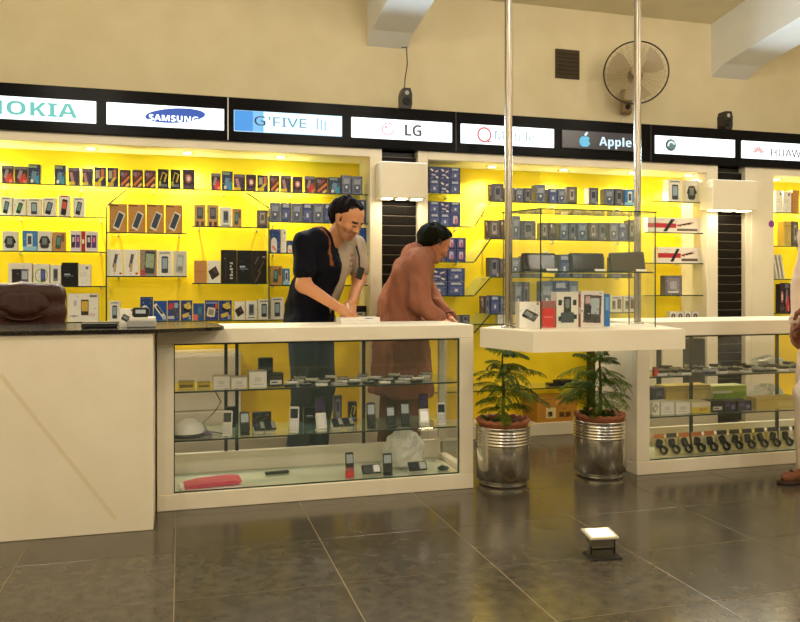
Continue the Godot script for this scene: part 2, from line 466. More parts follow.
	design("bnd", "long white red-banded box,", c.call(232, 222, 212), c.call(226, 208, 190), [[.28, .52, .28, .14, 0, c.call(190, 48, 60)], [.42, .5, .035, .4, 8, dk, .3], [.76, .4, .06, .1, 45, c.call(70, 40, 44)], [.78, .78, .2, .08, 0, c.call(110, 90, 90)], [.62, .5, .04, .06, 0, c.call(150, 60, 60)]])
	design("gsq", "small grey", c.call(112, 106, 112), c.call(96, 90, 90), [[.5, .5, .36, .36, 0, c.call(138, 132, 140)], [.5, .5, .2, .2, 0, c.call(176, 172, 184), .5], [.5, .85, .3, .04, 0, wh]])
	design("spk", "small white box with dark round picture,", c.call(230, 222, 214), c.call(218, 208, 196), [[.5, .52, .3, .3, 0, c.call(84, 70, 70), 1.0], [.5, .52, .14, .14, 0, c.call(190, 170, 160), 1.0]])
	design("scarlet", "bright red", c.call(206, 40, 38), c.call(180, 32, 32), [[.5, .14, .5, .14, 0, c.call(150, 96, 90)], [.5, .6, .36, .02, 0, c.call(226, 120, 110)]])
	design("wphn", "white box with tilted black keypad phone,", c.call(236, 232, 222), c.call(222, 214, 196), [[.5, .52, .34, .16, 30, c.call(46, 42, 42), .3], [.44, .47, .2, .08, 30, c.call(130, 136, 140)], [.86, .08, .06, .05, 0, c.call(120, 110, 100)]])
	design("wcas", "white box with two black handset pictures,", c.call(226, 220, 206), c.call(216, 206, 186), [[.5, .4, .16, .26, 0, c.call(44, 46, 48), .2], [.5, .72, .3, .14, 0, c.call(70, 74, 76), .2], [.5, .32, .1, .12, 0, c.call(120, 130, 126)], [.16, .3, .08, .07, 0, dk], [.84, .3, .08, .07, 0, dk], [.16, .75, .07, .06, 0, dk], [.86, .7, .07, .06, 0, dk]])
	design("wtab", "white box with several phones pictured,", c.call(228, 216, 208), c.call(216, 200, 190), [[.5, .5, .38, .38, 3, c.call(84, 66, 66)], [.6, .42, .2, .22, 3, c.call(170, 180, 184)], [.3, .6, .14, .2, 3, c.call(44, 40, 44)], [.66, .78, .2, .08, 3, c.call(60, 50, 54)], [.3, .25, .1, .1, 3, c.call(200, 160, 160)]])
	design("skyb", "thin bright blue", c.call(52, 116, 190), c.call(44, 100, 170), [[.5, .3, .3, .2, 0, c.call(120, 170, 214)]])
	design("wtwn", "white box with twin phone pictures,", c.call(228, 222, 206), c.call(216, 206, 186), [[.3, .55, .14, .26, 0, c.call(110, 120, 104), .3], [.74, .5, .16, .3, 0, c.call(92, 70, 84), .3], [.3, .48, .09, .12, 0, c.call(60, 66, 60)], [.5, .12, .3, .05, 0, c.call(150, 140, 200)]])
	design("ctn", "cardboard", c.call(186, 132, 50), c.call(170, 118, 44), [[.5, .04, .5, .02, 0, c.call(150, 104, 40)], [.35, .62, .12, .22, 0, c.call(226, 206, 150)], [.33, .66, .05, .1, 0, c.call(70, 54, 36)], [.62, .7, .06, .1, 0, c.call(90, 64, 36)], [.78, .7, .06, .1, 0, c.call(90, 64, 36)], [.6, .2, .14, .08, 10, c.call(214, 160, 70)]])
	design("star", "navy box with yellow star,", c.call(58, 62, 80), c.call(48, 50, 66), [[.3, .72, .2, .08, 0, c.call(216, 186, 60)], [.3, .72, .07, .16, 0, c.call(216, 186, 60)], [.6, .3, .3, .1, 0, c.call(90, 96, 116)]])
	design("grn", "green-printed white", c.call(170, 190, 90), c.call(206, 206, 150), [[.5, .6, .5, .3, 0, c.call(124, 158, 50)], [.3, .3, .3, .06, 0, c.call(220, 220, 190)]])
	design("kcr", "wide straw-coloured", c.call(196, 172, 92), c.call(190, 164, 84), [[.5, .2, .5, .03, 0, c.call(170, 146, 70)], [.7, .6, .2, .2, 0, c.call(206, 186, 110)]])
	design("dia", "white box with grey diamond outline,", c.call(222, 216, 200), c.call(210, 202, 184), [[.4, .5, .26, .26, 45, c.call(90, 88, 86)], [.4, .5, .18, .18, 45, c.call(222, 216, 200)]])
	design("wye", "yellow and white", c.call(214, 190, 60), c.call(206, 196, 150), [[.5, .25, .5, .2, 0, c.call(222, 212, 190)], [.6, .7, .2, .14, 0, c.call(190, 150, 40)]])
	design("dbx", "dark violet-blue", c.call(40, 36, 60), c.call(34, 30, 50), [[.3, .4, .2, .16, 0, c.call(90, 84, 130)], [.75, .6, .14, .2, 0, c.call(140, 134, 160)]])
	design("ysm", "small yellow", c.call(196, 172, 56), c.call(184, 158, 50), [[.5, .5, .4, .2, 0, c.call(120, 100, 40)], [.5, .8, .44, .06, 0, c.call(220, 200, 110)]])
	design("wht", "small white", c.call(226, 220, 206), c.call(216, 208, 192), [[.5, .5, .2, .14, 0, c.call(200, 194, 184)], [.5, .8, .3, .02, 0, c.call(180, 172, 160)]])
	design("bkw", "black box with white strip,", c.call(34, 30, 30), c.call(26, 24, 24), [[.5, .66, .4, .16, 0, c.call(206, 200, 190)], [.4, .66, .2, .05, 0, c.call(60, 56, 56)]])

# ------------------------------------------------------------------ main

func _ready() -> void:
	rng.seed = 11
	make_camera()
	make_materials()
	make_added_lamps()
	make_cube()
	make_designs()
	make_room()
	make_fascia()
	make_units()
	make_counters()
	make_bridge()
	make_desk()
	stock_left_unit()
	stock_middle_unit()
	stock_right_unit()
	stock_counters()
	stock_case()
	make_planters()
	make_fan()
	make_small_things()
	make_people()

func make_camera() -> void:
	var cam := Camera3D.new()
	cam.name = "camera"
	cam.projection = Camera3D.PROJECTION_FRUSTUM
	cam.near = 0.05
	cam.far = 60.0
	cam.size = 0.05 * 622.0 / FPX
	cam.frustum_offset = Vector2(0, (HY - 311.0) / FPX * 0.05)
	cam.position = Vector3(0, EYE, 0)
	cam.rotation = Vector3(0, -YAW, 0)
	add_child(cam)
	cam.current = true
	var e := Environment.new()
	e.background_mode = Environment.BG_COLOR
	e.background_color = Color(0.02, 0.02, 0.025)
	e.tonemap_mode = Environment.TONE_MAPPER_LINEAR
	e.tonemap_exposure = 1.0
	e.sdfgi_enabled = true
	e.ssao_enabled = true
	e.ssil_enabled = true
	var we := WorldEnvironment.new()
	we.name = "environment"
	we.environment = e
	add_child(we)

const WARM := Color(1.0, 0.955, 0.88)

func ceil_y(z: float) -> float:
	# the ceiling rises gently from the back wall towards the shop front
	return 3.27 + (z - Z_WALL) * 0.14

func area(at: Vector3, rot: Vector3, size: Vector2, c: Color, e: float, parent: Node) -> void:
	var l := AreaLight3D.new()
	l.name = "area_light"
	l.area_size = size
	l.light_color = c
	l.light_energy = e
	l.area_normalize_energy = true
	l.area_range = 20.0
	l.area_attenuation = 2.0
	l.shadow_enabled = true
	parent.add_child(l, true)
	l.position = at
	l.rotation = rot

func make_added_lamps() -> void:
	# added globe lamps, unseen overhead and behind the camera, to light the upper wall
	var k := 0
	for z in [-2.3, 0.9]:
		for x in [-0.9, 1.6, 4.1]:
			var y := 2.95 if z < -1.0 else 2.6
			var t := thing("added_globe_lamp", "%s added unseen globe lamp from left in the %s row" % [nth(k % 3), "front" if z < -1 else "rear"], "lamp", Vector3(x, y, z), 0.0, "added globe lamps")
			var prof := []
			for j in 13:
				var a := PI * j / 12.0
				prof.append([maxf(0.14 * sin(a), 0.0005), -0.14 * cos(a)])
			mi("globe", lathe(prof, 28), M.added_lamp_glow, t)
			mi("cord", tube([Vector3(0, 0.16, 0), Vector3(0, ceil_y(z) - y + 0.01, 0)], 0.006, 6), M.dark, t)
			mi("cap", lathe([[0.03, 0.2], [0.05, 0.17], [0.055, 0.134], [0.0, 0.134]], 20), M.dark, t)
			var l := OmniLight3D.new()
			l.name = "added_globe_light"
			l.light_color = WARM
			l.light_energy = 1.2 if z < -1.0 else 2.15
			l.light_size = 0.13
			l.omni_range = 25.0
			l.omni_attenuation = 2.0
			l.shadow_enabled = true
			t.add_child(l)
			k += 1

func make_materials() -> void:
	M.wall = noisy(Color8(222, 207, 168), Color8(230, 216, 180), 0.02, 0.5, 0.85)
	M.ceil = noisy(Color8(214, 202, 166), Color8(224, 212, 178), 0.02, 0.5, 0.9)
	M.beam = noisy(Color8(228, 228, 226), Color8(236, 236, 234), 0.02, 0.6, 0.85)
	M.white = material(Color8(236, 226, 204), 0.45)
	M.lam = noisy(Color8(232, 220, 196), Color8(240, 230, 208), 0.015, 0.7, 0.38)
	M.lam.clearcoat_enabled = false
	M.yellow = noisy(Color8(250, 214, 10), Color8(255, 222, 24), 0.02, 0.8, 0.5)
	M.black = material(Color8(9, 9, 14), 0.2)
	M.black.metallic_specular = 0.22
	M.slat = noisy(Color8(16, 14, 12), Color8(30, 25, 21), 0.05, 2.0, 0.3)
	M.slat.metallic_specular = 0.25
	M.alu = material(Color8(190, 188, 182), 0.35, 0.9)
	M.insert = material(Color8(120, 112, 100), 0.5, 0.4)
	M.steel = material(Color8(216, 212, 204), 0.24, 1.0)
	M.chrome = material(Color8(226, 222, 214), 0.2, 1.0)
	M.pole = material(Color8(168, 160, 146), 0.26, 1.0)
	M.glass = glass(Color(0.8, 0.95, 0.88), 0.02)
	M.gshelf = glass(Color(0.62, 0.86, 0.74), 0.12)
	M.gedge = material(Color8(26, 58, 42), 0.2)
	M.gdark = material(Color8(30, 36, 30), 0.3)
	M.grout = material(Color8(150, 132, 100), 0.85)
	M.tile = []
	for k in 3:
		var v := k * 3
		var m := noisy(Color8(64 + v, 58 + v, 49 + v), Color8(92 + v, 84 + v, 70 + v), 0.035, 0.6 + 0.07 * k, 0.17, 512, 6)
		m.uv1_offset = Vector3(0.37 * k, 0.2, 0.61 * k)
		M.tile.append(m)
	M.desk_top = noisy(Color8(28, 24, 22), Color8(44, 38, 34), 0.06, 3.0, 0.18)
	M.added_lamp_glow = glow(Color(1.0, 0.95, 0.86), 2.0)
	M.led = glow(Color(1.0, 0.93, 0.76), 4.0)
	M.down = glow(Color(1.0, 0.92, 0.7), 4.0)
	M.tab_screen = material(Color8(58, 50, 46), 0.12)
	M.wire = material(Color8(44, 40, 44), 0.5)
	M.dark = material(Color8(26, 25, 26), 0.35)
	M.rubber = material(Color8(20, 20, 21), 0.6)
	M.screen = material(Color8(40, 46, 56), 0.08)
	M.pale_screen = material(Color8(176, 186, 192), 0.1)
	M.silver = material(Color8(190, 188, 184), 0.3, 0.5)
	M.plastic_white = material(Color8(228, 224, 214), 0.35)
	M.leather = noisy(Color8(50, 26, 20), Color8(70, 38, 29), 0.08, 4.0, 0.42, 256, 4, 2.0)
	M.leather.metallic_specular = 0.35
	M.terra = noisy(Color8(150, 84, 54), Color8(176, 110, 76), 0.05, 4.0, 0.8)
	M.soil = noisy(Color8(40, 28, 18), Color8(66, 48, 32), 0.1, 6.0, 0.95)
	M.bark = noisy(Color8(78, 66, 40), Color8(104, 92, 56), 0.1, 8.0, 0.9)
	M.leaf = []
	for q in [Color8(82, 104, 30), Color8(108, 126, 40), Color8(66, 90, 28)]:
		var m := material(q, 0.7)
		m.metallic_specular = 0.25
		m.backlight_enabled = true
		m.backlight = Color(0.12, 0.16, 0.04)
		m.cull_mode = BaseMaterial3D.CULL_DISABLED
		M.leaf.append(m)

func make_room() -> void:
	# floor: a bed of pale grout under separate polished tiles
	var fl := Node3D.new()
	fl.name = "floor"
	add_child(fl)
	tag(fl, "dark polished stone-look tile floor with pale joints", "", "", "structure")
	span("grout_bed", Vector3(-2.75, -0.12, -5.65), Vector3(6.35, -0.0015, 2.65), M.grout, fl, 0.001)
	var tx := 0.603
	var tz := 0.508
	var tile := bev(Vector3(tx - 0.0035, 0.02, tz - 0.0035), 0.0012)
	for i in range(-4, 11):
		for j in range(-6, 11):
			var x := -0.02 + tx * (i + 0.5)
			var z := -2.81 + tz * (j + 0.5)
			if x < -2.6 or x > 6.2 or z < -5.4 or z > 2.4: continue
			mi("tile", tile, M.tile[(i * 7 + j * 5 + i * j) % 3 if true else 0] if (i * 7 + j * 5 + i * j) >= 0 else M.tile[(-(i * 7 + j * 5 + i * j)) % 3], fl, Vector3(x, -0.01, z))
	var wh := 4.6
	struct("wall_back", bev(Vector3(9.3, wh, 0.15), 0.001), M.wall, Vector3(1.8, wh / 2, Z_WALL - 0.075), Vector3.ZERO, "cream plaster wall above the shop signs")
	struct("wall_left", bev(Vector3(0.15, wh, 8.15), 0.001), M.wall, Vector3(-2.7, wh / 2, -1.5))
	struct("wall_right", bev(Vector3(0.15, wh, 8.15), 0.001), M.wall, Vector3(6.3, wh / 2, -1.5))
	# the shop front behind the camera: a glazed opening onto a dark street
	var wf := Node3D.new()
	wf.name = "wall_front"
	add_child(wf)
	tag(wf, "shop front wall with a wide glazed opening", "", "", "structure")
	span("pier", Vector3(-2.85, 0, 2.525), Vector3(-2.1, wh, 2.675), M.wall, wf, 0.001)
	span("pier", Vector3(5.7, 0, 2.525), Vector3(6.45, wh, 2.675), M.wall, wf, 0.001)
	span("lintel", Vector3(-2.1, 3.3, 2.525), Vector3(5.7, wh, 2.675), M.wall, wf, 0.001)
	var wn := Node3D.new()
	wn.name = "window_1"
	add_child(wn)
	tag(wn, "wide shop window with dark metal mullions", "", "", "structure")
	for k in 5:
		var x := -2.1 + 7.8 * k / 4.0
		span("mullion", Vector3(x - 0.03, 0, 2.57), Vector3(x + 0.03, 3.3, 2.63), M.dark, wn)
		if k < 4: span("pane", Vector3(x + 0.03, 0.05, 2.597), Vector3(x + 1.92, 3.27, 2.603), M.glass, wn, 0.001)
	span("sill", Vector3(-2.07, 0, 2.57), Vector3(5.67, 0.05, 2.63), M.dark, wn)
	span("head", Vector3(-2.07, 3.27, 2.57), Vector3(5.67, 3.3, 2.63), M.dark, wn)
	var a := atan(0.14)
	struct("ceiling", bev(Vector3(9.3, 0.12, 8.5), 0.001), M.ceil, Vector3(1.8, ceil_y(-1.5) + 0.06 / cos(a), -1.5), Vector3(-a, 0, 0), "sloping cream plaster ceiling")
	# two sloping ceiling beams with a haunch where they meet the back wall
	var k := 1
	for b in [[367, 407, 46], [711, 747, 77]]:
		var p0 := P(b[0], b[2], Z_WALL)
		var p1 := P(b[1], b[2], Z_WALL)
		var poly := [Vector2(Z_WALL, p0.y), Vector2(Z_WALL + 0.16, p0.y + 0.07), Vector2(2.5, p0.y + 0.07 + 0.14 * 7.84), Vector2(2.5, ceil_y(2.5) + 0.02), Vector2(Z_WALL, ceil_y(Z_WALL) + 0.02)]
		var me := extrude_xy(poly, 0.0, p1.x - p0.x)
		# the outline lies in z-y: turn it so that its x runs along world z
		var o := struct("trim_%d" % k, me, M.beam, Vector3(p1.x, 0, 0), Vector3(0, -PI / 2, 0), "white ceiling beam %s" % ["above the first speaker", "at the far right of the back wall"][k - 1])
		o.name = "trim_%d" % k
		k += 1

func sign_box(px0: float, px1: float, y0: float, y1: float, label: String, m: Material, lit := true) -> Node3D:
	# a panel on the fascia; y0, y1 are its world heights. Children are set out from its centre
	var z := -5.13
	var a := P(px0, 120, z + 0.012)
	var b := P(px1, 120, z + 0.012)
	var c := Vector3((a.x + b.x) / 2, (y0 + y1) / 2, z + 0.0015)
	var t := thing("illuminated_sign", label, "sign", c, 0.0, "backlit signs on the black fascia")
	var w := b.x - a.x
	var h := y1 - y0
	t.set_meta("w", w)
	span("panel", Vector3(-w / 2, -h / 2, 0), Vector3(w / 2, h / 2, 0.012), m, t, 0.002)
	if lit: area(Vector3(0, 0, 0.03), Vector3(0, PI, 0), Vector2(w * 0.95, h * 0.9), Color(0.84, 0.93, 1.0), 1.05, t)
	return t

func disc(r: float, rot := Vector3.ZERO, inner := 0.0, depth := 0.003, seg := 28, stretch := 1.0, a0 := 0.0, a1 := TAU) -> ArrayMesh:
	var poly := []
	for k in seg + 1:
		var a := lerpf(a0, a1, float(k) / seg)
		if k == seg and inner == 0.0 and a1 - a0 > 6.2: break
		poly.append(Vector2(cos(a) * r * stretch, sin(a) * r).rotated(rot.z))
	if inner > 0.0:
		for k in seg + 1:
			var a := lerpf(a1, a0, float(k) / seg)
			poly.append(Vector2(cos(a) * inner * stretch, sin(a) * inner).rotated(rot.z))
	elif a1 - a0 < 6.2:
		pass
	return extrude_xy(poly, 0.0, depth)

func make_fascia() -> void:
	var y0 := 2.035
	var y1 := 2.318
	var f := thing("sign_fascia", "long glossy black fascia box carrying the lit signs", "fascia", Vector3(1.8, y0, 0))
	span("box", Vector3(-4.4, 0, Z_WALL), Vector3(4.4, y1 - y0, -5.13), M.black, f, 0.004)
	for px in [228.0, 456.0, 651.0]:
		var x := P(px, 120, -5.128).x - 1.8
		span("seam_strip", Vector3(x - 0.004, 0.002, -5.131), Vector3(x + 0.004, y1 - y0 - 0.002, -5.127), M.alu if px < 300.0 else M.dark, f, 0.001)
	var ya := 2.098
	var yb := 2.234
	var white := glow(Color(0.93, 0.97, 1.0), 1.5)
	var teal := film(Color8(110, 214, 206), 0.77)
	var ink := film(Color8(70, 92, 110), 0.59)
	var s: Node3D = sign_box(-18, 96, ya, yb, "backlit white sign with teal capital letters, leftmost on fascia", white)
	letters("NOKIA", 0.52, 0.085, teal, s, Vector3(-0.05, 0.0, 0.013), "lettering", 700)
	s = sign_box(106.5, 224, ya, yb, "backlit white sign with tilted blue oval emblem", white)
	var blue := film(Color8(40, 92, 196), 0.77)
	var o := mi("oval_emblem", disc(0.046, Vector3(0, 0, 0.1), 0.0, 0.003, 40, 4.0), blue, s, Vector3(0.055, 0.008, 0.0125))
	letters("SAMSUNG", 0.3, 0.038, white, s, Vector3(0.045, -0.012, 0.017), "lettering", 700)
	var sky := glow(Color8(190, 226, 250), 1.06)
	s = sign_box(234, 342, ya, yb, "pale blue backlit sign with thin angular letters and stripes", sky)
	var w: float = s.get_meta("w")
	span("blue_end", Vector3(-w / 2 + 0.002, -0.066, 0.0122), Vector3(-w / 2 + 0.12, 0.066, 0.0135), film(Color8(60, 152, 232), 0.94), s, 0.0005)
	span("light_blue_band", Vector3(-w / 2 + 0.12, -0.066, 0.0122), Vector3(-w / 2 + 0.19, 0.066, 0.0133), film(Color8(120, 190, 242), 1.02), s, 0.0005)
	letters("G", 0.07, 0.06, film(Color8(30, 60, 90), 0.51), s, Vector3(-0.19, 0.005, 0.0145))
	letters("'FIVE", 0.25, 0.06, film(Color8(110, 160, 190), 0.77), s, Vector3(-0.01, 0.005, 0.0145))
	for k in 3:
		span("stripe", Vector3(0.185 + k * 0.026, -0.03 - 0.004 * k, 0.0122), Vector3(0.193 + k * 0.026, 0.045 - 0.008 * k, 0.0145), film(Color8(150, 195, 215), 0.81), s, 0.0005)
	s = sign_box(351.5, 452, ya, yb, "backlit white sign with two dark letters and faint pink emblem", white)
	letters("LG", 0.12, 0.078, film(Color8(88, 96, 104), 0.59), s, Vector3(0.075, 0.0, 0.013), "lettering", 700)
	var pink := film(Color8(240, 176, 190), 0.85)
	mi("ring_emblem", disc(0.045, Vector3.ZERO, 0.036, 0.003, 32, 1.0, 0.6, TAU - 0.1), pink, s, Vector3(-0.105, 0, 0.0122))
	mi("ring_dot", disc(0.01), pink, s, Vector3(-0.12, 0.012, 0.0122))
	s = sign_box(461, 554, ya, yb, "backlit white sign with red ring emblem and pale letters", white)
	var red := film(Color8(226, 120, 130), 0.77)
	mi("ring_emblem", disc(0.055, Vector3.ZERO, 0.042, 0.003, 36), red, s, Vector3(-0.185, -0.002, 0.0122))
	span("ring_tail", Vector3(-0.16, -0.056, 0.0122), Vector3(-0.135, -0.044, 0.015), red, s, 0.0005)
	letters("Mobile", 0.31, 0.07, film(Color8(170, 196, 204), 0.85), s, Vector3(0.05, 0.0, 0.013))
	var grey := material(Color8(66, 68, 84), 0.2)
	s = sign_box(562, 640, ya + 0.004, yb, "dark grey sign with glowing white letters and fruit emblem", grey, false)
	var cool := film(Color8(206, 232, 246), 1.10)
	var cyan := film(Color8(96, 190, 226), 0.94)
	letters("Apple", 0.27, 0.088, cool, s, Vector3(0.115, -0.012, 0.013), "lettering", 700)
	# a fruit outline with a bite on its right and a leaf
	var ap := []
	for k in 40:
		var a := TAU * k / 40.0
		var r := 0.042 * (1.0 + 0.06 * cos(2 * a) - 0.14 * exp(-pow((a - PI / 2) / 0.35, 2.0)) - 0.1 * exp(-pow((a - 1.5 * PI) / 0.3, 2.0)))
		var q := Vector2(cos(a) * r, sin(a) * r * 1.05)
		var bite := Vector2(0.05, 0.008)
		if q.distance_to(bite) < 0.02: q = bite + (q - bite).normalized() * 0.02 if q.x < bite.x else Vector2(0.032, q.y)
		ap.append(q)
	mi("fruit_emblem", extrude_xy(ap, 0.0, 0.004), cyan, s, Vector3(-0.14, -0.012, 0.0122))
	mi("fruit_leaf", disc(0.009, Vector3(0, 0, 0.9), 0.0, 0.004, 16, 2.0), cool, s, Vector3(-0.13, 0.044, 0.0122))
	s = sign_box(655.5, 735, ya, yb, "backlit white sign with small dark green globe emblem", white)
	var globe_mat := film(Color8(104, 146, 136), 0.68)
	mi("globe_emblem", disc(0.046), globe_mat, s, Vector3(-0.225, 0, 0.0122))
	mi("globe_swirl", disc(0.034, Vector3.ZERO, 0.02, 0.003, 24, 1.0, 0.3, 3.4), film(Color8(226, 240, 236), 1.02), s, Vector3(-0.222, -0.004, 0.0152))
	mi("globe_shade", disc(0.044, Vector3.ZERO, 0.036, 0.003, 24, 1.0, 2.2, 5.2), film(Color8(50, 62, 66), 0.51), s, Vector3(-0.225, 0, 0.0152))
	s = sign_box(742, 828, ya, yb, "backlit white sign with grey capitals and pink petal emblem, rightmost", white)
	letters("HUAWEI", 0.38, 0.062, film(Color8(120, 118, 120), 0.64), s, Vector3(0.045, -0.012, 0.013))
	for k in 6:
		var a := PI * (k + 0.5) / 6.0
		mi("petal", disc(0.0095, Vector3(0, 0, a), 0.0, 0.003, 14, 2.4), film(Color8(244, 196, 196), 0.89), s, Vector3(-0.265 + cos(a) * 0.036, -0.024 + sin(a) * 0.036, 0.0122))

# ------------------------------------------------------------------ wall units

func downlight(parent: Node, x: float, y: float, z: float) -> void:
	var d := mi("downlight", lathe([[0.0, -0.004], [0.032, -0.004], [0.045, -0.006], [0.048, 0.0]], 20), M.chrome, parent, Vector3(x, y, z))
	mi("lamp_glow", lathe([[0.0, -0.0005], [0.03, -0.0005], [0.03, 0.003], [0.0, 0.003]], 16), M.down, d, Vector3(0, -0.006, 0))
	var l := SpotLight3D.new()
	l.name = "downlight_beam"
	l.spot_angle = 72.0
	l.spot_angle_attenuation = 0.9
	l.light_color = Color(1.0, 0.94, 0.8)
	l.light_energy = 2.6
	l.light_size = 0.03
	l.spot_range = 12.0
	l.spot_attenuation = 2.0
	l.shadow_enabled = true
	d.add_child(l)
	l.position = Vector3(0, -0.012, 0)
	l.rotation = Vector3(-PI / 2, 0, 0)

func shelf(parent: Node, off: float, x0: float, x1: float, y: float, z0 := Z_SHELF, z1 := Z_WALL + 0.02) -> void:
	# a glass shelf whose top lies at height y, with a darker polished front edge and two pegs under it
	var s := span("shelf", Vector3(x0 - off, y - 0.006, z1), Vector3(x1 - off, y, z0 - 0.003), M.gshelf, parent, 0.0008)
	span("shelf_edge", Vector3(-(x1 - x0) / 2, -0.0045, (z0 - z1) / 2 - 0.003), Vector3((x1 - x0) / 2, 0.0032, (z0 - z1) / 2 + 0.001), M.gedge, s, 0.0006)
	var n := maxi(2, int((x1 - x0) / 0.45) + 1)
	for k in n:
		var x := lerpf(-(x1 - x0) / 2 + 0.05, (x1 - x0) / 2 - 0.05, float(k) / (n - 1))
		mi("shelf_peg", tube([Vector3(x, -0.009, (z1 - z0) / 2 + 0.001), Vector3(x, -0.009, (z1 - z0) / 2 + 0.05)], 0.006, 6), M.alu, s)

func slant(parent: Node, off: float, a: Vector3, b: Vector3, called := "slanted_glass") -> void:
	# a strip of glass running from a to b (front edge points), reaching back to the yellow panel
	var d := b - a
	var depth := absf(Z_WALL + 0.02 - a.z)
	var o := Node3D.new()
	o.name = called
	parent.add_child(o, true)
	o.position = (a + b) * 0.5 - Vector3(off, 0, 0)
	o.rotation.z = atan2(d.y, d.x)
	var l := Vector2(d.x, d.y).length()
	mi("pane", bev(Vector3(l, 0.006, depth - 0.004), 0.0008), M.gshelf, o, Vector3(0, 0, -depth / 2 - 0.002))
	mi("pane_edge", bev(Vector3(l, 0.0085, 0.004), 0.0006), M.gedge, o, Vector3(0, 0, 0))

var Y1 := {}

func make_units() -> void:
	var top := 2.035
	var sof := 1.978
	# --- left unit
	var xr0 := P(370, 285, Z_UNIT).x
	var xr1 := P(382, 285, Z_UNIT).x
	var c := thing("wall_unit", "yellow-backed lit wall shelving with white frame, left of the men", "shelving", Vector3(0, 0, 0), 0.0, "lit wall shelving units")
	unit_shell(c, -2.6, -2.5, xr0, xr1, top, sof)
	for q in [[90, 151], [187, 155], [281, 159], [-10, 148]]:
		var p := P(q[0], q[1], -5.3)
		downlight(c, p.x, sof - 0.002, -5.32)
	# white base cabinet with drawers under the left part, seen through the counter
	var bx := P(241, 400, Z_UNIT - 0.02).x
	span("base_cabinet", Vector3(-2.45, 0.095, Z_WALL + 0.03), Vector3(bx, 0.66, Z_UNIT - 0.02), M.lam, c)
	for k in 4:
		for j in 3:
			var x0 := bx - 0.02 - (k + 1) * 0.6
			span("drawer_front", Vector3(x0 + 0.01, 0.11 + j * 0.18, Z_UNIT - 0.022), Vector3(x0 + 0.59, 0.28 + j * 0.18, Z_UNIT - 0.006), M.lam, c)
	var g := func(name: String, px: float, py: float): Y1[name] = P(px, py, Z_SHELF).y
	g.call("top", 190, 188.5)
	g.call("l2", 50, 216); g.call("l3", 50, 251); g.call("l4", 90, 286); g.call("bot", 200, 320.5)
	g.call("m1", 146, 232.5); g.call("m2", 146, 276); g.call("mr1", 230, 226.5); g.call("mr2", 230, 283)
	g.call("r1", 310, 222.0); g.call("r2", 320, 253); g.call("r3", 320, 285)
	var X := func(px: float): return P(px, 285, Z_SHELF).x
	shelf(c, 0, -2.49, xr0 - 0.003, Y1.top)
	for n in ["l2", "l3", "l4"]: shelf(c, 0, -2.49, X.call(105.5), Y1[n])
	shelf(c, 0, -2.49, xr0 - 0.003, Y1.bot)
	shelf(c, 0, X.call(107), X.call(187), Y1.m1)
	shelf(c, 0, X.call(107), X.call(187), Y1.m2)
	shelf(c, 0, X.call(192), X.call(268), Y1.mr1)
	shelf(c, 0, X.call(192), X.call(268), Y1.mr2)
	for n in ["r1", "r2", "r3"]: shelf(c, 0, X.call(269.8), xr0 - 0.003, Y1[n])
	# upright glass with chamfered tops that frame the middle bay
	slant(c, 0, P(106.3, 206, Z_SHELF), P(126, 190, Z_SHELF))
	slant(c, 0, Vector3(X.call(106.3), Y1.bot + 0.004, Z_SHELF), P(106.3, 206.4, Z_SHELF), "upright_glass")
	slant(c, 0, P(247, 193, Z_SHELF), P(269, 208, Z_SHELF))
	slant(c, 0, P(269, 208.4, Z_SHELF), Vector3(X.call(269), Y1.bot + 0.004, Z_SHELF), "upright_glass")
	# --- middle unit
	var ml0 := P(418, 285, Z_UNIT).x
	var ml1 := P(428, 285, Z_UNIT).x
	var mr0 := P(707, 285, Z_UNIT).x
	var mr1 := P(718, 285, Z_UNIT).x
	c = thing("wall_unit", "yellow-backed lit wall shelving with zigzag glass, behind the display case", "shelving", Vector3.ZERO, 0.0, "lit wall shelving units")
	unit_shell(c, ml0, ml1, mr0, mr1, top, sof)
	for q in [[493, 168], [565, 172], [634, 174], [690, 178]]:
		var p := P(q[0], q[1], -5.3)
		downlight(c, p.x, sof - 0.002, -5.32)
	var ys := [193, 226, 261.5, 295.5]
	var yr := [203, 239.5, 277, 313]
	for k in 4:
		var yl := P(450, ys[k], Z_SHELF).y
		Y1["s%d" % k] = yl
		shelf(c, 0, ml1 + 0.003, X.call(464 if k == 0 else 474), yl)
		var y2 := P(560, yr[k], Z_SHELF).y
		Y1["w%d" % k] = y2
		shelf(c, 0, X.call(491), X.call(641), y2)
	for k in 3:
		slant(c, 0, Vector3(X.call(474.5), Y1["s%d" % (k + 1)], Z_SHELF), Vector3(X.call(491), Y1["w%d" % k], Z_SHELF))
	slant(c, 0, P(474, 333, Z_SHELF), Vector3(X.call(491), Y1.w3, Z_SHELF))
	var yc := [201.5, 232.5, 263, 295]
	for k in 4:
		Y1["c%d" % k] = P(680, yc[k], Z_SHELF).y
		shelf(c, 0, X.call(645), mr0 - 0.003, Y1["c%d" % k])
	# white base cabinet with dark recessed pulls between its doors
	var cx0 := P(606, 400, Z_UNIT - 0.02).x
	span("base_cabinet", Vector3(cx0, 0.095, Z_WALL + 0.03), Vector3(mr0 - 0.002, 0.68, Z_UNIT - 0.02), M.gdark, c)
	var dx := cx0
	while dx + 0.2 < mr0:
		span("cabinet_door", Vector3(dx + 0.005, 0.11, Z_UNIT - 0.02), Vector3(dx + 0.19, 0.665, Z_UNIT - 0.004), M.lam, c)
		dx += 0.235
	Y1.low = P(450, 324.5, Z_SHELF).y
	shelf(c, 0, ml1 + 0.003, mr0 - 0.003, Y1.low)
	Y1.knee = P(560, 387.5, Z_SHELF).y
	shelf(c, 0, ml1 + 0.003, cx0 - 0.003, Y1.knee)
	# --- right unit with a wide cream pier
	var rl0 := P(745.5, 285, Z_UNIT).x
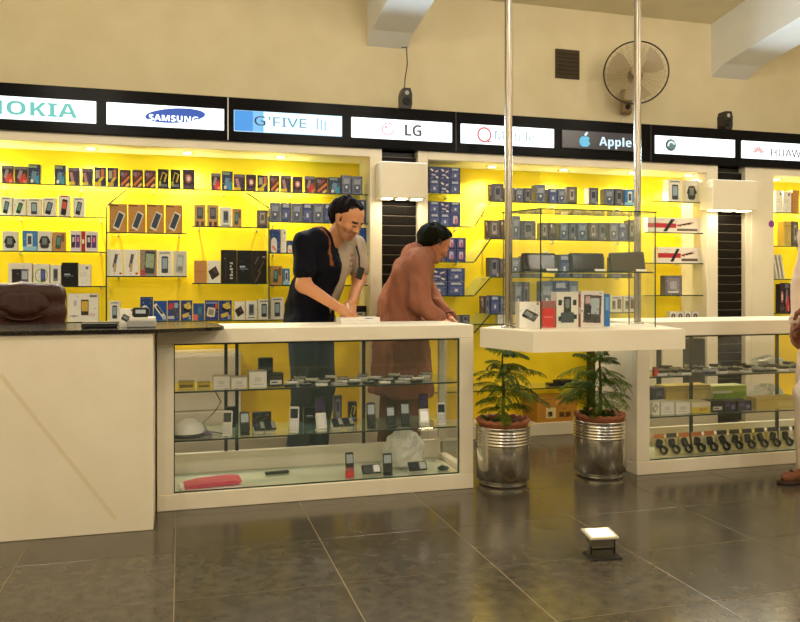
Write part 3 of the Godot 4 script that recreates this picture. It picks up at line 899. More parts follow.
	var rl1 := P(774, 285, Z_UNIT).x
	c = thing("wall_unit", "yellow-backed wall shelving behind wide cream pier at right edge", "shelving", Vector3.ZERO, 0.0, "lit wall shelving units")
	unit_shell(c, rl0, rl1, 6.1, 6.2, top, sof)
	span("pier_panel", Vector3(rl0 + 0.05, 0.2, Z_UNIT - 0.002), Vector3(rl1 - 0.06, sof - 0.05, Z_UNIT + 0.006), M.lam, c)
	for x in [4.75, 5.3]: downlight(c, x, sof - 0.002, -5.32)
	var yq := [212.5, 246, 279, 313]
	for k in 4:
		Y1["q%d" % k] = P(788, yq[k], Z_SHELF).y
		shelf(c, 0, rl1 + 0.003, 6.09, Y1["q%d" % k])
	var st := mi("sticker", disc(0.028, Vector3.ZERO, 0.0, 0.001, 20), material(Color8(136, 62, 156), 0.5), null, P(771.5, 224, Z_UNIT + 0.001))
	tag(st, "small round purple sticker on the cream pier", "sticker")
	# --- slatwall strips between the units, each with a white lamp box on top
	var cols := [[xr1, ml0, 381, 427, 163, 197, "left"], [mr1, rl0, 713, 757.5, 181, 209, "right"]]
	for k in 2:
		var q: Array = cols[k]
		var x0: float = q[0] + 0.002
		var x1: float = q[1] - 0.002
		var t := thing("slatwall_panel", ["tall black slatwall strip behind the man in brown", "tall black slatwall strip beside the wide cream pier"][k], "panel", Vector3((x0 + x1) / 2, 0, 0), 0.0, "black slatwall strips")
		var w := x1 - x0
		span("backing", Vector3(-w / 2, 0, Z_WALL + 0.004), Vector3(w / 2, 2.03, -5.235), M.dark, t)
		var step := 0.068
		var y := 0.02
		while y + step < 2.03:
			span("slat", Vector3(-w / 2, y + 0.003, -5.235), Vector3(w / 2, y + step - 0.004, -5.2), M.slat, t, 0.004)
			span("slat_insert", Vector3(-w / 2, y + step - 0.004, -5.226), Vector3(w / 2, y + step + 0.0005, -5.206), M.insert, t, 0.0005)
			y += step
		# lamp box
		var zb := -5.0
		var a := P(q[2], q[5], zb)
		var b := P(q[3], q[4], zb)
		var lb := thing("lamp_box", ["white lamp box above the man in brown, lit below", "white lamp box above the right slatwall strip, lit below"][k], "lamp", Vector3((a.x + b.x) / 2, a.y, zb), 0.0, "lamp boxes over the slatwall")
		var lw := b.x - a.x
		var lh := b.y - a.y
		span("housing", Vector3(-lw / 2, 0, -0.155), Vector3(lw / 2, lh, 0), M.white, lb, 0.004)
		span("mounting_arm", Vector3(-0.05, lh * 0.3, -0.2), Vector3(0.05, lh * 0.7, -0.155), M.dark, lb, 0.002)
		for j in 3:
			span("light_strip", Vector3(-lw / 2 + 0.025 + j * lw * 0.32, -0.008, -0.1), Vector3(-lw / 2 + 0.025 + j * lw * 0.32 + lw * 0.2, 0.0, -0.02), M.led, lb, 0.001)
		area(Vector3(0, -0.012, -0.06), Vector3(-PI / 2, 0, 0), Vector2(lw * 0.9, 0.08), Color(1.0, 0.93, 0.76), 0.16, lb)

func unit_shell(c: Node3D, l0: float, l1: float, r0: float, r1: float, top: float, sof: float) -> void:
	span("side_frame", Vector3(l0, 0, Z_WALL), Vector3(l1, top, Z_UNIT), M.lam, c)
	span("side_frame", Vector3(r0, 0, Z_WALL), Vector3(r1, top, Z_UNIT), M.lam, c)
	span("top_rail", Vector3(l1, sof, Z_WALL), Vector3(r0, top, Z_UNIT), M.lam, c)
	span("plinth", Vector3(l1, 0, Z_WALL), Vector3(r0, 0.09, Z_UNIT), M.lam, c)
	span("back_panel", Vector3(l1, 0.09, Z_WALL), Vector3(r0, sof, Z_WALL + 0.018), M.yellow, c, 0.001)

# ------------------------------------------------------------------ counters

func counter(label: String, x0: float, x1: float, sw: float, y_lo: float, y_hi: float, posts: Array, shelves: Array, left_solid: bool, right_solid: bool, zp := Z_CBACK + 0.004) -> Node3D:
	var c := thing("display_counter", label, "counter", Vector3(x0, 0, 0), 0.0, "white glass-fronted display counters")
	var w := x1 - x0
	var zf := Z_CNT
	var zb := Z_CBACK
	span("bottom_rail", Vector3(0, 0, zf - 0.05), Vector3(w, y_lo, zf), M.lam, c)
	span("front_stile", Vector3(0, y_lo, zf - 0.05), Vector3(sw, y_hi, zf), M.lam, c)
	span("front_stile", Vector3(w - sw, y_lo, zf - 0.05), Vector3(w, y_hi, zf), M.lam, c)
	span("counter_top", Vector3(0, y_hi, zb - 0.03), Vector3(w, H_CNT, zf), M.lam, c)
	span("deck", Vector3(0, 0, zb), Vector3(w, y_lo - 0.01, zf - 0.05), M.lam, c)
	span("deck_glass", Vector3(sw, y_lo - 0.01, zb + 0.03), Vector3(w - sw, y_lo - 0.004, zf - 0.055), M.gshelf, c, 0.001)
	span("back_rail", Vector3(sw * 0.5, y_lo - 0.01, zb), Vector3(w - sw * 0.5, y_lo + 0.1, zb + 0.03), M.lam, c)
	span("front_glass", Vector3(sw, y_lo, zf - 0.024), Vector3(w - sw, y_hi, zf - 0.018), M.glass, c, 0.0008)
	# thin dark gaskets round the glass
	span("glass_gasket", Vector3(sw, y_hi - 0.008, zf - 0.026), Vector3(w - sw, y_hi, zf - 0.012), M.gdark, c, 0.001)
	span("glass_gasket", Vector3(sw, y_lo, zf - 0.026), Vector3(w - sw, y_lo + 0.005, zf - 0.012), M.gedge, c, 0.001)
	for x in [sw, w - sw - 0.005]:
		span("glass_gasket", Vector3(x, y_lo + 0.005, zf - 0.026), Vector3(x + 0.005, y_hi - 0.008, zf - 0.012), M.gedge, c, 0.001)
	for side in 2:
		var solid := left_solid if side == 0 else right_solid
		var xa := 0.0 if side == 0 else w - sw * 0.6
		if solid:
			span("side_panel", Vector3(xa, y_lo - 0.01, zb), Vector3(xa + sw * 0.6, y_hi, zf - 0.05), M.lam, c)
		else:
			span("side_rail", Vector3(xa, y_lo - 0.01, zb + 0.03), Vector3(xa + sw * 0.6, y_lo + 0.02, zf - 0.05), M.lam, c)
			span("side_glass", Vector3(xa + sw * 0.25, y_lo + 0.02, zb + 0.03), Vector3(xa + sw * 0.25 + 0.006, y_hi, zf - 0.05), M.glass, c, 0.0008)
			span("rear_post", Vector3(xa, y_lo + 0.1, zb), Vector3(xa + sw * 0.6, y_hi, zb + 0.03), M.lam, c)
	for px in posts:
		var x := P(px, 380, zp + 0.018).x - x0
		span("shelf_post", Vector3(x - 0.009, y_lo - 0.004, zp), Vector3(x + 0.009, y_hi, zp + 0.018), M.gdark, c, 0.002)
	for y in shelves:
		var s := span("shelf", Vector3(sw * 0.7, y - 0.007, zb + 0.035), Vector3(w - sw * 0.7, y, zf - 0.06), M.gshelf, c, 0.001)
		span("shelf_edge", Vector3(-(w - sw * 1.4) / 2, -0.004, (zf - 0.06 - zb - 0.035) / 2), Vector3((w - sw * 1.4) / 2, 0.004, (zf - 0.06 - zb - 0.035) / 2 + 0.005), M.gdark, s, 0.001)
	return c

var CY := {}

func make_counters() -> void:
	var x0 := P(157, 400, Z_CNT).x
	var x1 := P(473.5, 400, Z_CNT).x
	CY.lo = P(175, 494, Z_CNT).y
	CY.hi = P(172, 344, Z_CNT).y
	CY.s1 = P(172, 392, Z_CNT - 0.06).y
	CY.s2 = P(172, 441, Z_CNT - 0.06).y
	counter("white glass-fronted display counter with phones, in front of the two men", x0, x1, 0.078, CY.lo, CY.hi, [226, 237, 364], [CY.s1, CY.s2], true, false)
	var r0 := P(637, 400, Z_CNT).x
	CY.rlo = P(652, 461, Z_CNT).y
	CY.rhi = P(700, 335.5, Z_CNT).y
	CY.r1 = P(651, 377, Z_CNT - 0.06).y
	CY.r2 = P(651, 417, Z_CNT - 0.06).y
	counter("white glass-fronted display counter full of packets, at right beside planter", r0, 5.3, 0.085, CY.rlo, CY.rhi, [692, 778], [CY.r1, CY.r2], true, true, -4.185)

func make_bridge() -> void:
	var t := thing("hanging_shelf", "thick white slab shelf bridging above the two planters", "shelf", Vector3(1.9, 0, -3.55))
	var off := Vector2(1.9, -3.55)
	var poly := []
	for p in [Vector2(1.459, -3.66), Vector2(1.57, -3.28), Vector2(2.375, -3.262), Vector2(2.56, -3.925), Vector2(1.60, -3.80)]: poly.append(p - off)
	mi("slab", prism(poly, 0.787, H_CNT - 0.004), M.lam, t)
	var inset := []
	for p in poly: inset.append(p * 0.992)
	mi("top_sheet", prism(inset, H_CNT - 0.004, H_CNT), M.lam, t)
	# steel poles from the slab up to the ceiling
	var poles := [[508.5, -3.6, "bright steel pole from white slab to ceiling, at left of glass case"], [637.5, -3.8, "bright steel pole from white slab to ceiling, at right behind glass case"]]
	for q in poles:
		var p := P(q[0], 300, q[1])
		var top := ceil_y(q[1]) + 0.01
		var o := thing("steel_pole", q[2], "pole", Vector3(p.x, H_CNT, q[1]), 0.0, "steel poles holding the slab shelf")
		mi("shaft", tube([Vector3.ZERO, Vector3(0, top - H_CNT, 0)], 0.0195, 20), M.pole, o)
		mi("foot_flange", lathe([[0.036, 0.0], [0.036, 0.006], [0.024, 0.012], [0.0198, 0.014]], 24), M.pole, o)
	# glass case
	var g := thing("glass_display_case", "frameless glass display case with slanted left side on white slab", "display case", Vector3(1.9, H_CNT, -3.55))
	var cp := []
	for p in [Vector2(1.602, -3.70), Vector2(1.697, -3.455), Vector2(2.339, -3.455), Vector2(2.339, -3.70)]: cp.append(p - off)
	var hgt := 0.585
	for k in 4:
		var a: Vector2 = cp[k]
		var b: Vector2 = cp[(k + 1) % 4]
		var d := (b - a)
		var o := mi("pane", bev(Vector3(d.length() - 0.008, hgt, 0.005), 0.0008), M.glass, g, Vector3((a.x + b.x) / 2, hgt / 2, (a.y + b.y) / 2), Vector3(0, -atan2(d.y, d.x), 0))
		mi("pane_edge", bev(Vector3(0.004, hgt, 0.006), 0.0005), M.gedge, o, Vector3(d.length() / 2 - 0.002, 0, 0))
	var lid := []
	for p in cp: lid.append(p * 1.02)
	var l := mi("lid", prism(lid, hgt, hgt + 0.006), M.gshelf, g)
	for k in 4:
		var a: Vector2 = lid[k]
		var b: Vector2 = lid[(k + 1) % 4]
		var d := b - a
		mi("lid_edge", bev(Vector3(d.length(), 0.0066, 0.003), 0.0004), M.gedge, l, Vector3((a.x + b.x) / 2, hgt + 0.003, (a.y + b.y) / 2), Vector3(0, -atan2(d.y, d.x), 0))
	var sp := []
	for p in cp: sp.append(p * 0.975)
	CY.case_y = P(600, 271.5, -3.46).y
	var sh := mi("shelf", prism(sp, CY.case_y - H_CNT - 0.006, CY.case_y - H_CNT), M.gshelf, g)
	for k in 3:
		var a: Vector2 = sp[k]
		var b: Vector2 = sp[k + 1]
		var d := b - a
		mi("shelf_edge", bev(Vector3(d.length(), 0.0066, 0.003), 0.0004), M.gedge, sh, Vector3((a.x + b.x) / 2, CY.case_y - H_CNT - 0.003, (a.y + b.y) / 2), Vector3(0, -atan2(d.y, d.x), 0))

func make_desk() -> void:
	var xr := P(153.3, 430, -3.65).x
	var t := thing("reception_desk", "plain cream front desk with thin dark top at left", "desk", Vector3(xr, 0, -3.65))
	span("front_panel", Vector3(-2.3, 0.0, -0.03), Vector3(0, H_CNT, 0), M.lam, t)
	span("side_panel", Vector3(-0.03, 0.0, -0.62), Vector3(0, H_CNT, -0.03), M.lam, t)
	span("side_panel", Vector3(-2.3, 0.0, -0.62), Vector3(-2.27, H_CNT, -0.03), M.lam, t)
	# a long flat tan strip, slightly darker than the panel, runs slantwise over it
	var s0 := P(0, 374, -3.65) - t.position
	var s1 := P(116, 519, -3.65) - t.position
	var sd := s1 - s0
	mi("tan_strip", bev(Vector3(sd.length(), 0.018, 0.0006), 0.0002), noisy(Color8(222, 206, 172), Color8(230, 216, 186), 0.05, 6.0, 0.4), t, (s0 + s1) / 2.0 + Vector3(0, 0, 0.0003), Vector3(0, 0, atan2(sd.y, sd.x)))
	var poly := [Vector2(-2.32, -0.66), Vector2(-2.32, 0.015), Vector2(0.02, 0.015)]
	for k in 9:
		var a := -PI / 2 + PI * 0.5 * k / 8.0
		poly.append(Vector2(0.22 + 0.10 * cos(a) - 0.0, -0.17 - 0.10 * sin(a) - 0.0))
	poly.append(Vector2(0.30, -0.42))
	poly.append(Vector2(0.24, -0.66))
	mi("desk_top", prism(poly, H_CNT + 0.0005, H_CNT + 0.017), M.desk_top, t)

# ------------------------------------------------------------------ stock on the wall

func stock_left_unit() -> void:
	var g := "phone boxes on the left wall unit"
	row([[1.3, 13.2, 165, "red"], [14.5, 27.3, 166, "red"], [28, 40.5, 164, "blu"], [54.3, 65.8, 165, "blu"], [68, 79.6, 167.5, "pnk"], [81.5, 92.8, 168, "pnk"], [94, 106, 167, "yel"], [107, 118, 167.5, "yel"], [119, 130.5, 169.5, "org"], [132, 143, 169.7, "org"], [144, 156, 170, "org"], [157.5, 169, 169, "blk"], [170, 181, 169.3, "blk"], [182.5, 195, 169.3, "wcr"]],
		Y1.top, Z_BOX, 0.06, "top shelf of left unit", g)
	row([[211, 221, 173, "red"], [222, 233, 171, "blu"], [234, 245.5, 174, "pnk"], [246.3, 256.5, 174.3, "wcr"], [257.5, 268.5, 175, "yel"], [269.6, 280, 175, "org"], [281, 291.5, 175.2, "pnk"], [292.6, 303, 176.5, "wcr"], [305, 315, 176, "red"], [315.7, 328, 177, "org"], [329, 341, 177, "blu"], [341.7, 351.5, 175.2, "gbl"], [352.2, 363, 176, "gbl"]],
		Y1.top, Z_BOX, 0.06, "top shelf above the men", g)
	row([[0, 12, 196.5, "wtl"], [12.7, 26, 198, "wgn"], [26.8, 41, 198, "wup"], [42, 56, 197.5, "wtl"], [58, 70.4, 195, "wrd"], [72.7, 84.7, 197, "wtl"]],
		Y1.l2, Z_BOX, 0.06, "second shelf at far left", g)
	row([[2, 17.5, 231, "rug"], [22, 37, 230.5, "bwp"], [37.3, 52, 231, "rug"], [52.7, 65.5, 232, "tan"], [70, 81, 230.5, "pur"], [81.2, 85, 231, "rst"], [85.2, 97.5, 231, "pur"]],
		Y1.l3, Z_BOX, 0.06, "third shelf at far left", g)
	row([[8, 32, 263, "wduo"], [33, 49.5, 264, "ring"], [50, 61, 265, "wsm"], [61.4, 77.6, 262.5, "jet"], [78, 90.6, 264.5, "wpl"]],
		Y1.l4, Z_BOX, 0.07, "fourth shelf above the chair", g)
	row([[48, 66, 294, "wpl"], [67.6, 98.4, 293.5, "wbig"], [109, 120.4, 301, "wup"]],
		Y1.bot, Z_BOX, 0.07, "bottom shelf beside the chair", g)
	row([[140, 153, 297, "bfan"], [153.4, 167, 301, "bwh"], [167.3, 180, 300.5, "bmx"], [180.6, 192.5, 300.5, "bye"], [193, 204.5, 303.5, "bgr"], [205, 218.7, 300.5, "bbe"], [219, 232, 300.5, "bye"], [234, 245, 301.5, "wdk"], [245.5, 257.5, 301, "wsm"], [258, 270.5, 299.5, "wup"], [271, 284, 297.5, "wup"], [356, 367, 306, "bkw"]],
		Y1.bot, Z_BOX, 0.06, "bottom shelf behind the counter", g)
	row([[109, 127, 203.5, "krf"], [127.8, 145.6, 203.8, "krf"], [146.2, 164.3, 204, "krf"], [165, 182.8, 204.5, "krf"]],
		Y1.m1, Z_BOX, 0.06, "middle bay's upper shelf", g)
	row([[107.6, 123, 249.5, "slim"], [123.8, 139, 249.5, "slim"], [139.6, 156.8, 249.5, "gscr"], [157.2, 172.5, 250.5, "wup"], [173, 187, 251, "ice"]],
		Y1.m2, Z_BOX, 0.06, "middle bay's lower shelf", g)
	row([[194, 206, 204.5, "kph"], [207, 219, 204.8, "kph"], [220, 232, 207, "wsm"], [232.5, 242, 208.5, "tan"], [257, 268, 210, "gbr"]],
		Y1.mr1, Z_BOX, 0.06, "shelf left of the blue row", g)
	row([[194, 207, 260.5, "kpl"], [207.5, 220.5, 260.5, "wdk"], [221, 237, 249.8, "jlt"], [237.4, 252, 250.2, "jet"], [252.4, 267, 250.5, "jbr"]],
		Y1.mr2, Z_BOX, 0.08, "shelf of big black boxes", g)
	row([[270, 280.5, 202.5, "gbl"], [281, 291.3, 202.7, "navy"], [291.8, 302, 203, "gbl"], [302.5, 312.8, 203, "navy"], [313.3, 323.5, 203.2, "gbl"], [324, 334.4, 203.5, "navy"], [346, 356, 199.5, "navy"], [356.5, 366, 199.8, "navy"]],
		Y1.r1, Z_BOX, 0.06, "second shelf beside the man's head", g)
	row([[270, 280.5, 229, "bfan"], [281, 286.5, 229, "wpl"], [287, 295, 240.5, "bfan"], [355.8, 367, 227.5, "bwh"]],
		Y1.r2, Z_BOX, 0.06, "third shelf beside the man's shoulder", g)
	row([[270.5, 282.5, 266, "tan"], [283, 290, 268.5, "bwp"], [356, 368, 259, "wpl"]],
		Y1.r3, Z_BOX, 0.06, "fourth shelf beside the man's elbow", g)

func stack(list: Array, y: float, cols: Array, tops: Array, where: String) -> void:
	# cartons stacked in two courses
	var base := y
	for r in tops.size():
		var hh: float = P(445, tops[r], Z_BOX).y - base
		for k in cols.size():
			var p0 := P(cols[k][0], 285, Z_BOX)
			var p1 := P(cols[k][1], 285, Z_BOX)
			var key: String = list[(r * cols.size() + k) % list.size()]
			var say: String = D[key].say
			var label := "%s %s from left, %s course of %s" % [say if say.ends_with(",") else say + " phone box,", nth(k), ["lower", "upper"][r], where]
			carton("phone_box", Vector3(p1.x - p0.x - 0.002, hh - 0.001, 0.09), D[key].mat, Vector3((p0.x + p1.x) / 2, base, Z_BOX + rng.randf_range(-0.006, 0.0)), 0.0, label, "box", "stacked blue phone boxes")
		base += hh

func stock_middle_unit() -> void:
	stack(["navy", "navf", "navy", "navf", "navf", "navy"], Y1.s0, [[429.5, 440], [440.2, 450.2], [450.4, 460.6]], [180, 167], "the topmost stack")
	stack(["navy", "navy", "navp", "navy", "navf", "navy"], Y1.s1, [[429.5, 440], [440.2, 450.2], [450.4, 460.8]], [213.5, 201.5], "the second stack")
	stack(["navy", "navp", "navp", "navy", "navp", "navp"], Y1.s2, [[431, 446], [447, 456.4], [456.6, 466]], [249.5, 237.5], "the third stack")
	stack(["navy", "navy", "navf", "navy"], Y1.s3, [[431, 447.6], [448, 465]], [281.5, 268], "the fourth stack")
	var g := "phone boxes on the middle wall unit"
	row([[440, 447, 315, "gbl"], [447.4, 454, 315, "brk"], [454.4, 461, 315.4, "gbr"], [461.3, 470, 315, "gph"]], Y1.low, Z_BOX, 0.05, "shelf by the brown-clad man's hand", g)
	row([[489, 492, 184, "brk"], [492.4, 504, 183.5, "gph"], [505, 515, 187.5, "gbr"], [516, 523.6, 188, "gbl"], [524, 532, 188, "gph"], [536, 546, 184.5, "gbl"], [549, 557.6, 188.5, "navy"], [558, 566, 188.5, "gbl"], [567, 577.5, 186.5, "gbr"], [589, 599, 187.5, "gph"], [605.5, 614.6, 188.5, "gbl"], [615, 624, 188.7, "gph"], [625, 636, 189, "bwp"]],
		Y1.w0, Z_BOX, 0.08, "top right shelf of middle unit", g)
	row([[485.5, 489, 220, "brk"], [489.4, 500, 220, "gbr"], [500.4, 507, 219.5, "brk"], [512, 520.4, 216, "gbl"], [521, 536, 220.5, "gph"], [541, 548.8, 222.5, "gbr"], [549.2, 557, 222.5, "brk"], [560, 568.3, 222.5, "gbl"], [568.7, 577, 222.5, "gph"], [577.5, 587.5, 222.5, "gbl"], [589, 598, 222.5, "gbr"], [598.4, 607, 222.5, "gph"], [610, 618.6, 222.5, "gbl"], [619, 627.5, 222.8, "navy"], [629, 636, 219.5, "gbr"]],
		Y1.w1, Z_BOX, 0.08, "second right shelf of middle unit", g)
	row([[489.5, 500, 257.5, "gph"], [500.4, 510.5, 258.5, "gbr"], [511.5, 520.5, 257.5, "gbl"], [523, 533, 256, "gbr"], [534, 543, 256, "gph"], [559, 570.5, 254.5, "navy"], [573, 583, 257, "gbl"], [584, 594, 257, "gbr"], [595, 605, 257, "gph"], [612, 622, 257, "gbl"], [623, 633, 257, "gbr"]],
		Y1.w2, Z_BOX, 0.08, "third right shelf of middle unit", g)
	row([[481, 485, 296, "brk"], [485.4, 490, 296, "gph"], [490.4, 500, 295.5, "navy"], [500.4, 507.5, 296, "gbl"], [515, 522.5, 282, "gbl"], [523, 530, 282, "gph"], [541, 553, 281, "gbl"], [553.5, 569, 280.5, "navy"], [569.5, 578.5, 281, "gbl"], [610.5, 623, 296, "wtwn"], [623.5, 636, 296, "wtwn"]],
		Y1.w3, Z_BOX, 0.08, "lowest right shelf of middle unit", g)
	row([[668.5, 683, 179, "wup"], [686, 698.5, 180, "rug"]], Y1.c0, Z_BOX, 0.07, "corner shelf below the globe sign", g)
	row([[647.5, 699, 217, "bnd"]], Y1.c1, Z_BOX, 0.07, "second corner shelf", g)
	row([[658, 699, 247, "bnd"]], Y1.c2, Z_BOX, 0.07, "third corner shelf", g)
	row([[665, 682.5, 275.5, "gsq"]], Y1.c3, Z_BOX, 0.07, "fourth corner shelf", g)
	row([[670, 677, 311.5, "spk"], [677.4, 684.4, 311.5, "spk"], [684.8, 691.6, 311.5, "spk"], [692, 699, 311.5, "spk"]], Y1.low, Z_BOX, 0.05, "lowest corner shelf", g, "accessory box")
	row([[498, 506, 313, "wpl"], [507, 514, 315, "tan"]], Y1.low, Z_BOX, 0.05, "ledge behind the white slab", g)
	# below, seen between the plants
	var p0 := P(537, 400, Z_UNIT - 0.03)
	var p1 := P(577, 400, Z_UNIT - 0.03)
	carton("carton", Vector3(p1.x - p0.x, P(556, 398, Z_UNIT - 0.03).y - 0.09, 0.24), D.ctn.mat, Vector3((p0.x + p1.x) / 2, 0.09, Z_UNIT - 0.03), 0.0, "brown cardboard carton on the plinth between the planters", "carton")
	for q in [[549, 566, 383.5, -0.12, 0], [556, 574, 381, 0.3, 1], [575, 592, 384, -0.1, 2]]:
		var a := P(q[0], 387, -5.28)
		var b := P(q[1], 387, -5.28)
		var o := mi("cable_adapter", bev(Vector3(b.x - a.x, 0.022, 0.09), 0.006), M.dark, null, Vector3((a.x + b.x) / 2, Y1.knee + 0.0115 + (0.023 if q[4] == 1 else 0.0), -5.3), Vector3(0, q[3], 0))
		tag(o, ["flat black adapter lying on the knee-high glass shelf", "flat black adapter lying askew on top of two others", "flat black adapter at right end of the pile"][q[4]], "adapter", "black adapters on the low shelf")

func stock_right_unit() -> void:
	var g := "boxes on the right wall unit"
	row([[776, 783, 190, "wpl"], [783.5, 792, 191, "wpl"], [793, 800, 190, "kpl"]], Y1.q0, Z_BOX, 0.1, "top shelf past the cream pier", g, "box")
	row([[785, 792, 221, "kcr"], [792.5, 799, 221, "gbr"]], Y1.q1, Z_BOX, 0.1, "second shelf past the cream pier", g, "box")
	row([[780, 784.6, 284, "wcr"], [785, 790, 283, "red"], [790.5, 796, 284, "wcr"]], Y1.q3, Z_BOX, 0.08, "low shelf past the cream pier", g, "box")
	for k in 3:
		var a := P(777.5 + k * 3.6, 278, Z_BOX)
		var o := carton("booklet", Vector3(0.014, 0.2, 0.13), D.wpl.mat, Vector3(a.x, Y1.q2 + 0.001, Z_BOX), 0.0, "white booklet leaning on the third shelf, %s from the pier" % nth(k), "booklet", "leaning booklets")
		o.rotation.z = 0.2
		o.position.y = Y1.q2 + 0.003

# ------------------------------------------------------------------ stock in the counters

func candybar(label: String, base: Vector3, w: float, h: float, turn: float, lean: float, pale: bool, group := "phones standing in the counter") -> Node3D:
	var t := thing("mobile_phone", label, "phone", base, turn, group)
	var b := Node3D.new()
	b.name = "handset"
	t.add_child(b)
	b.rotation.x = -lean
	b.position = Vector3(0, 0.008 + 0.006 * sin(lean), 0.0)
	mi("body", bev(Vector3(w, h, 0.012), 0.005), M.plastic_white if pale else M.dark, b, Vector3(0, h / 2, 0))
	mi("screen", bev(Vector3(w * 0.78, h * 0.4, 0.0012), 0.0004), M.screen if pale else M.pale_screen, b, Vector3(0, h * 0.7, 0.0064))
	mi("keypad", bev(Vector3(w * 0.76, h * 0.34, 0.0014), 0.0005), M.silver if pale else M.rubber, b, Vector3(0, h * 0.25, 0.0064))
	mi("stand", bev(Vector3(w * 0.9, 0.008, 0.04), 0.001), M.plastic_white if pale else M.rubber, t, Vector3(0, 0.004, -0.004))
	return t

func flip_phone(label: String, base: Vector3, w: float, h: float, turn: float) -> Node3D:
	var t := thing("flip_phone", label, "phone", base, turn, "phones standing in the counter")
	var low := mi("lower_half", bev(Vector3(w, h * 0.5, 0.014), 0.005), M.plastic_white, t, Vector3(0, h * 0.25 + 0.008, 0.004), Vector3(-0.3, 0, 0))
	mi("keypad", bev(Vector3(w * 0.76, h * 0.34, 0.0014), 0.0005), M.silver, low, Vector3(0, 0.0, 0.0074))
	var up := mi("upper_half", bev(Vector3(w, h * 0.5, 0.011), 0.005), M.dark, t, Vector3(0, h * 0.75 + 0.002, -0.022), Vector3(-0.12, 0, 0))
	mi("screen", bev(Vector3(w * 0.78, h * 0.34, 0.0012), 0.0004), M.violet, up, Vector3(0, 0.004, 0.006))
	mi("stand", bev(Vector3(w * 0.9, 0.008, 0.05), 0.001), M.plastic_white, t, Vector3(0, 0.004, 0.0))
	return t

func lying_phone(called: String, label: String, at: Vector3, size: Vector3, turn: float, m: Material, sm: Material, group: String) -> Node3D:
	var t := thing(called, label, "phone", at, turn, group)
	mi("body", bev(size, 0.004), m, t, Vector3(0, size.y / 2, 0))
	mi("screen", bev(Vector3(size.x * 0.44, 0.0012, size.z * 0.78), 0.0004), sm, t, Vector3(-size.x * 0.2, size.y + 0.0004, 0))
	mi("keypad", bev(Vector3(size.x * 0.34, 0.0012, size.z * 0.76), 0.0004), M.silver if m == M.dark else M.rubber, t, Vector3(size.x * 0.27, size.y + 0.0004, 0))
	return t

func on_shelf(px: float, y: float, z: float) -> Vector3:
	var p := P(px, 400, z)
	return Vector3(p.x, y, z)

func lump(called: String, label: String, category: String, at: Vector3, r: Vector3, m: Material, sd: int, rough := 0.22) -> MeshInstance3D:
	# a crumpled soft bag: a flattened, pinched ball with folds
	var n := FastNoiseLite.new()
	n.seed = sd
	n.frequency = 1.6
	var st := SurfaceTool.new()
	st.begin(Mesh.PRIMITIVE_TRIANGLES)
	st.set_smooth_group(-1)
	var nu := 26
	var nv := 14
	var at_uv := func(i: int, j: int) -> Vector3:
		var a: float = TAU * (i % nu) / nu
		var b: float = PI * j / nv
		var d := Vector3(sin(b) * cos(a), cos(b), sin(b) * sin(a))
		var k: float = 1.0 + rough * n.get_noise_3dv(d * 1.7) + rough * 0.6 * n.get_noise_3dv(d * 5.0)
		var q: Vector3 = d * k * r
		if d.y > 0.35: q *= Vector3(1.0 - (d.y - 0.35) * 0.7, 1.0, 1.0 - (d.y - 0.35) * 0.7)
		q.y = maxf(q.y + r.y * 0.8, 0.0)
		return q
	for j in nv:
		for i in nu:
			var q := [at_uv.call(i, j), at_uv.call(i + 1, j), at_uv.call(i + 1, j + 1), at_uv.call(i, j + 1)]
			for k in [0, 1, 2, 0, 2, 3]: st.add_vertex(q[k])
	st.generate_normals()
	var o := mi(called, st.commit(), m, null, at)
	tag(o, label, category)
	return o

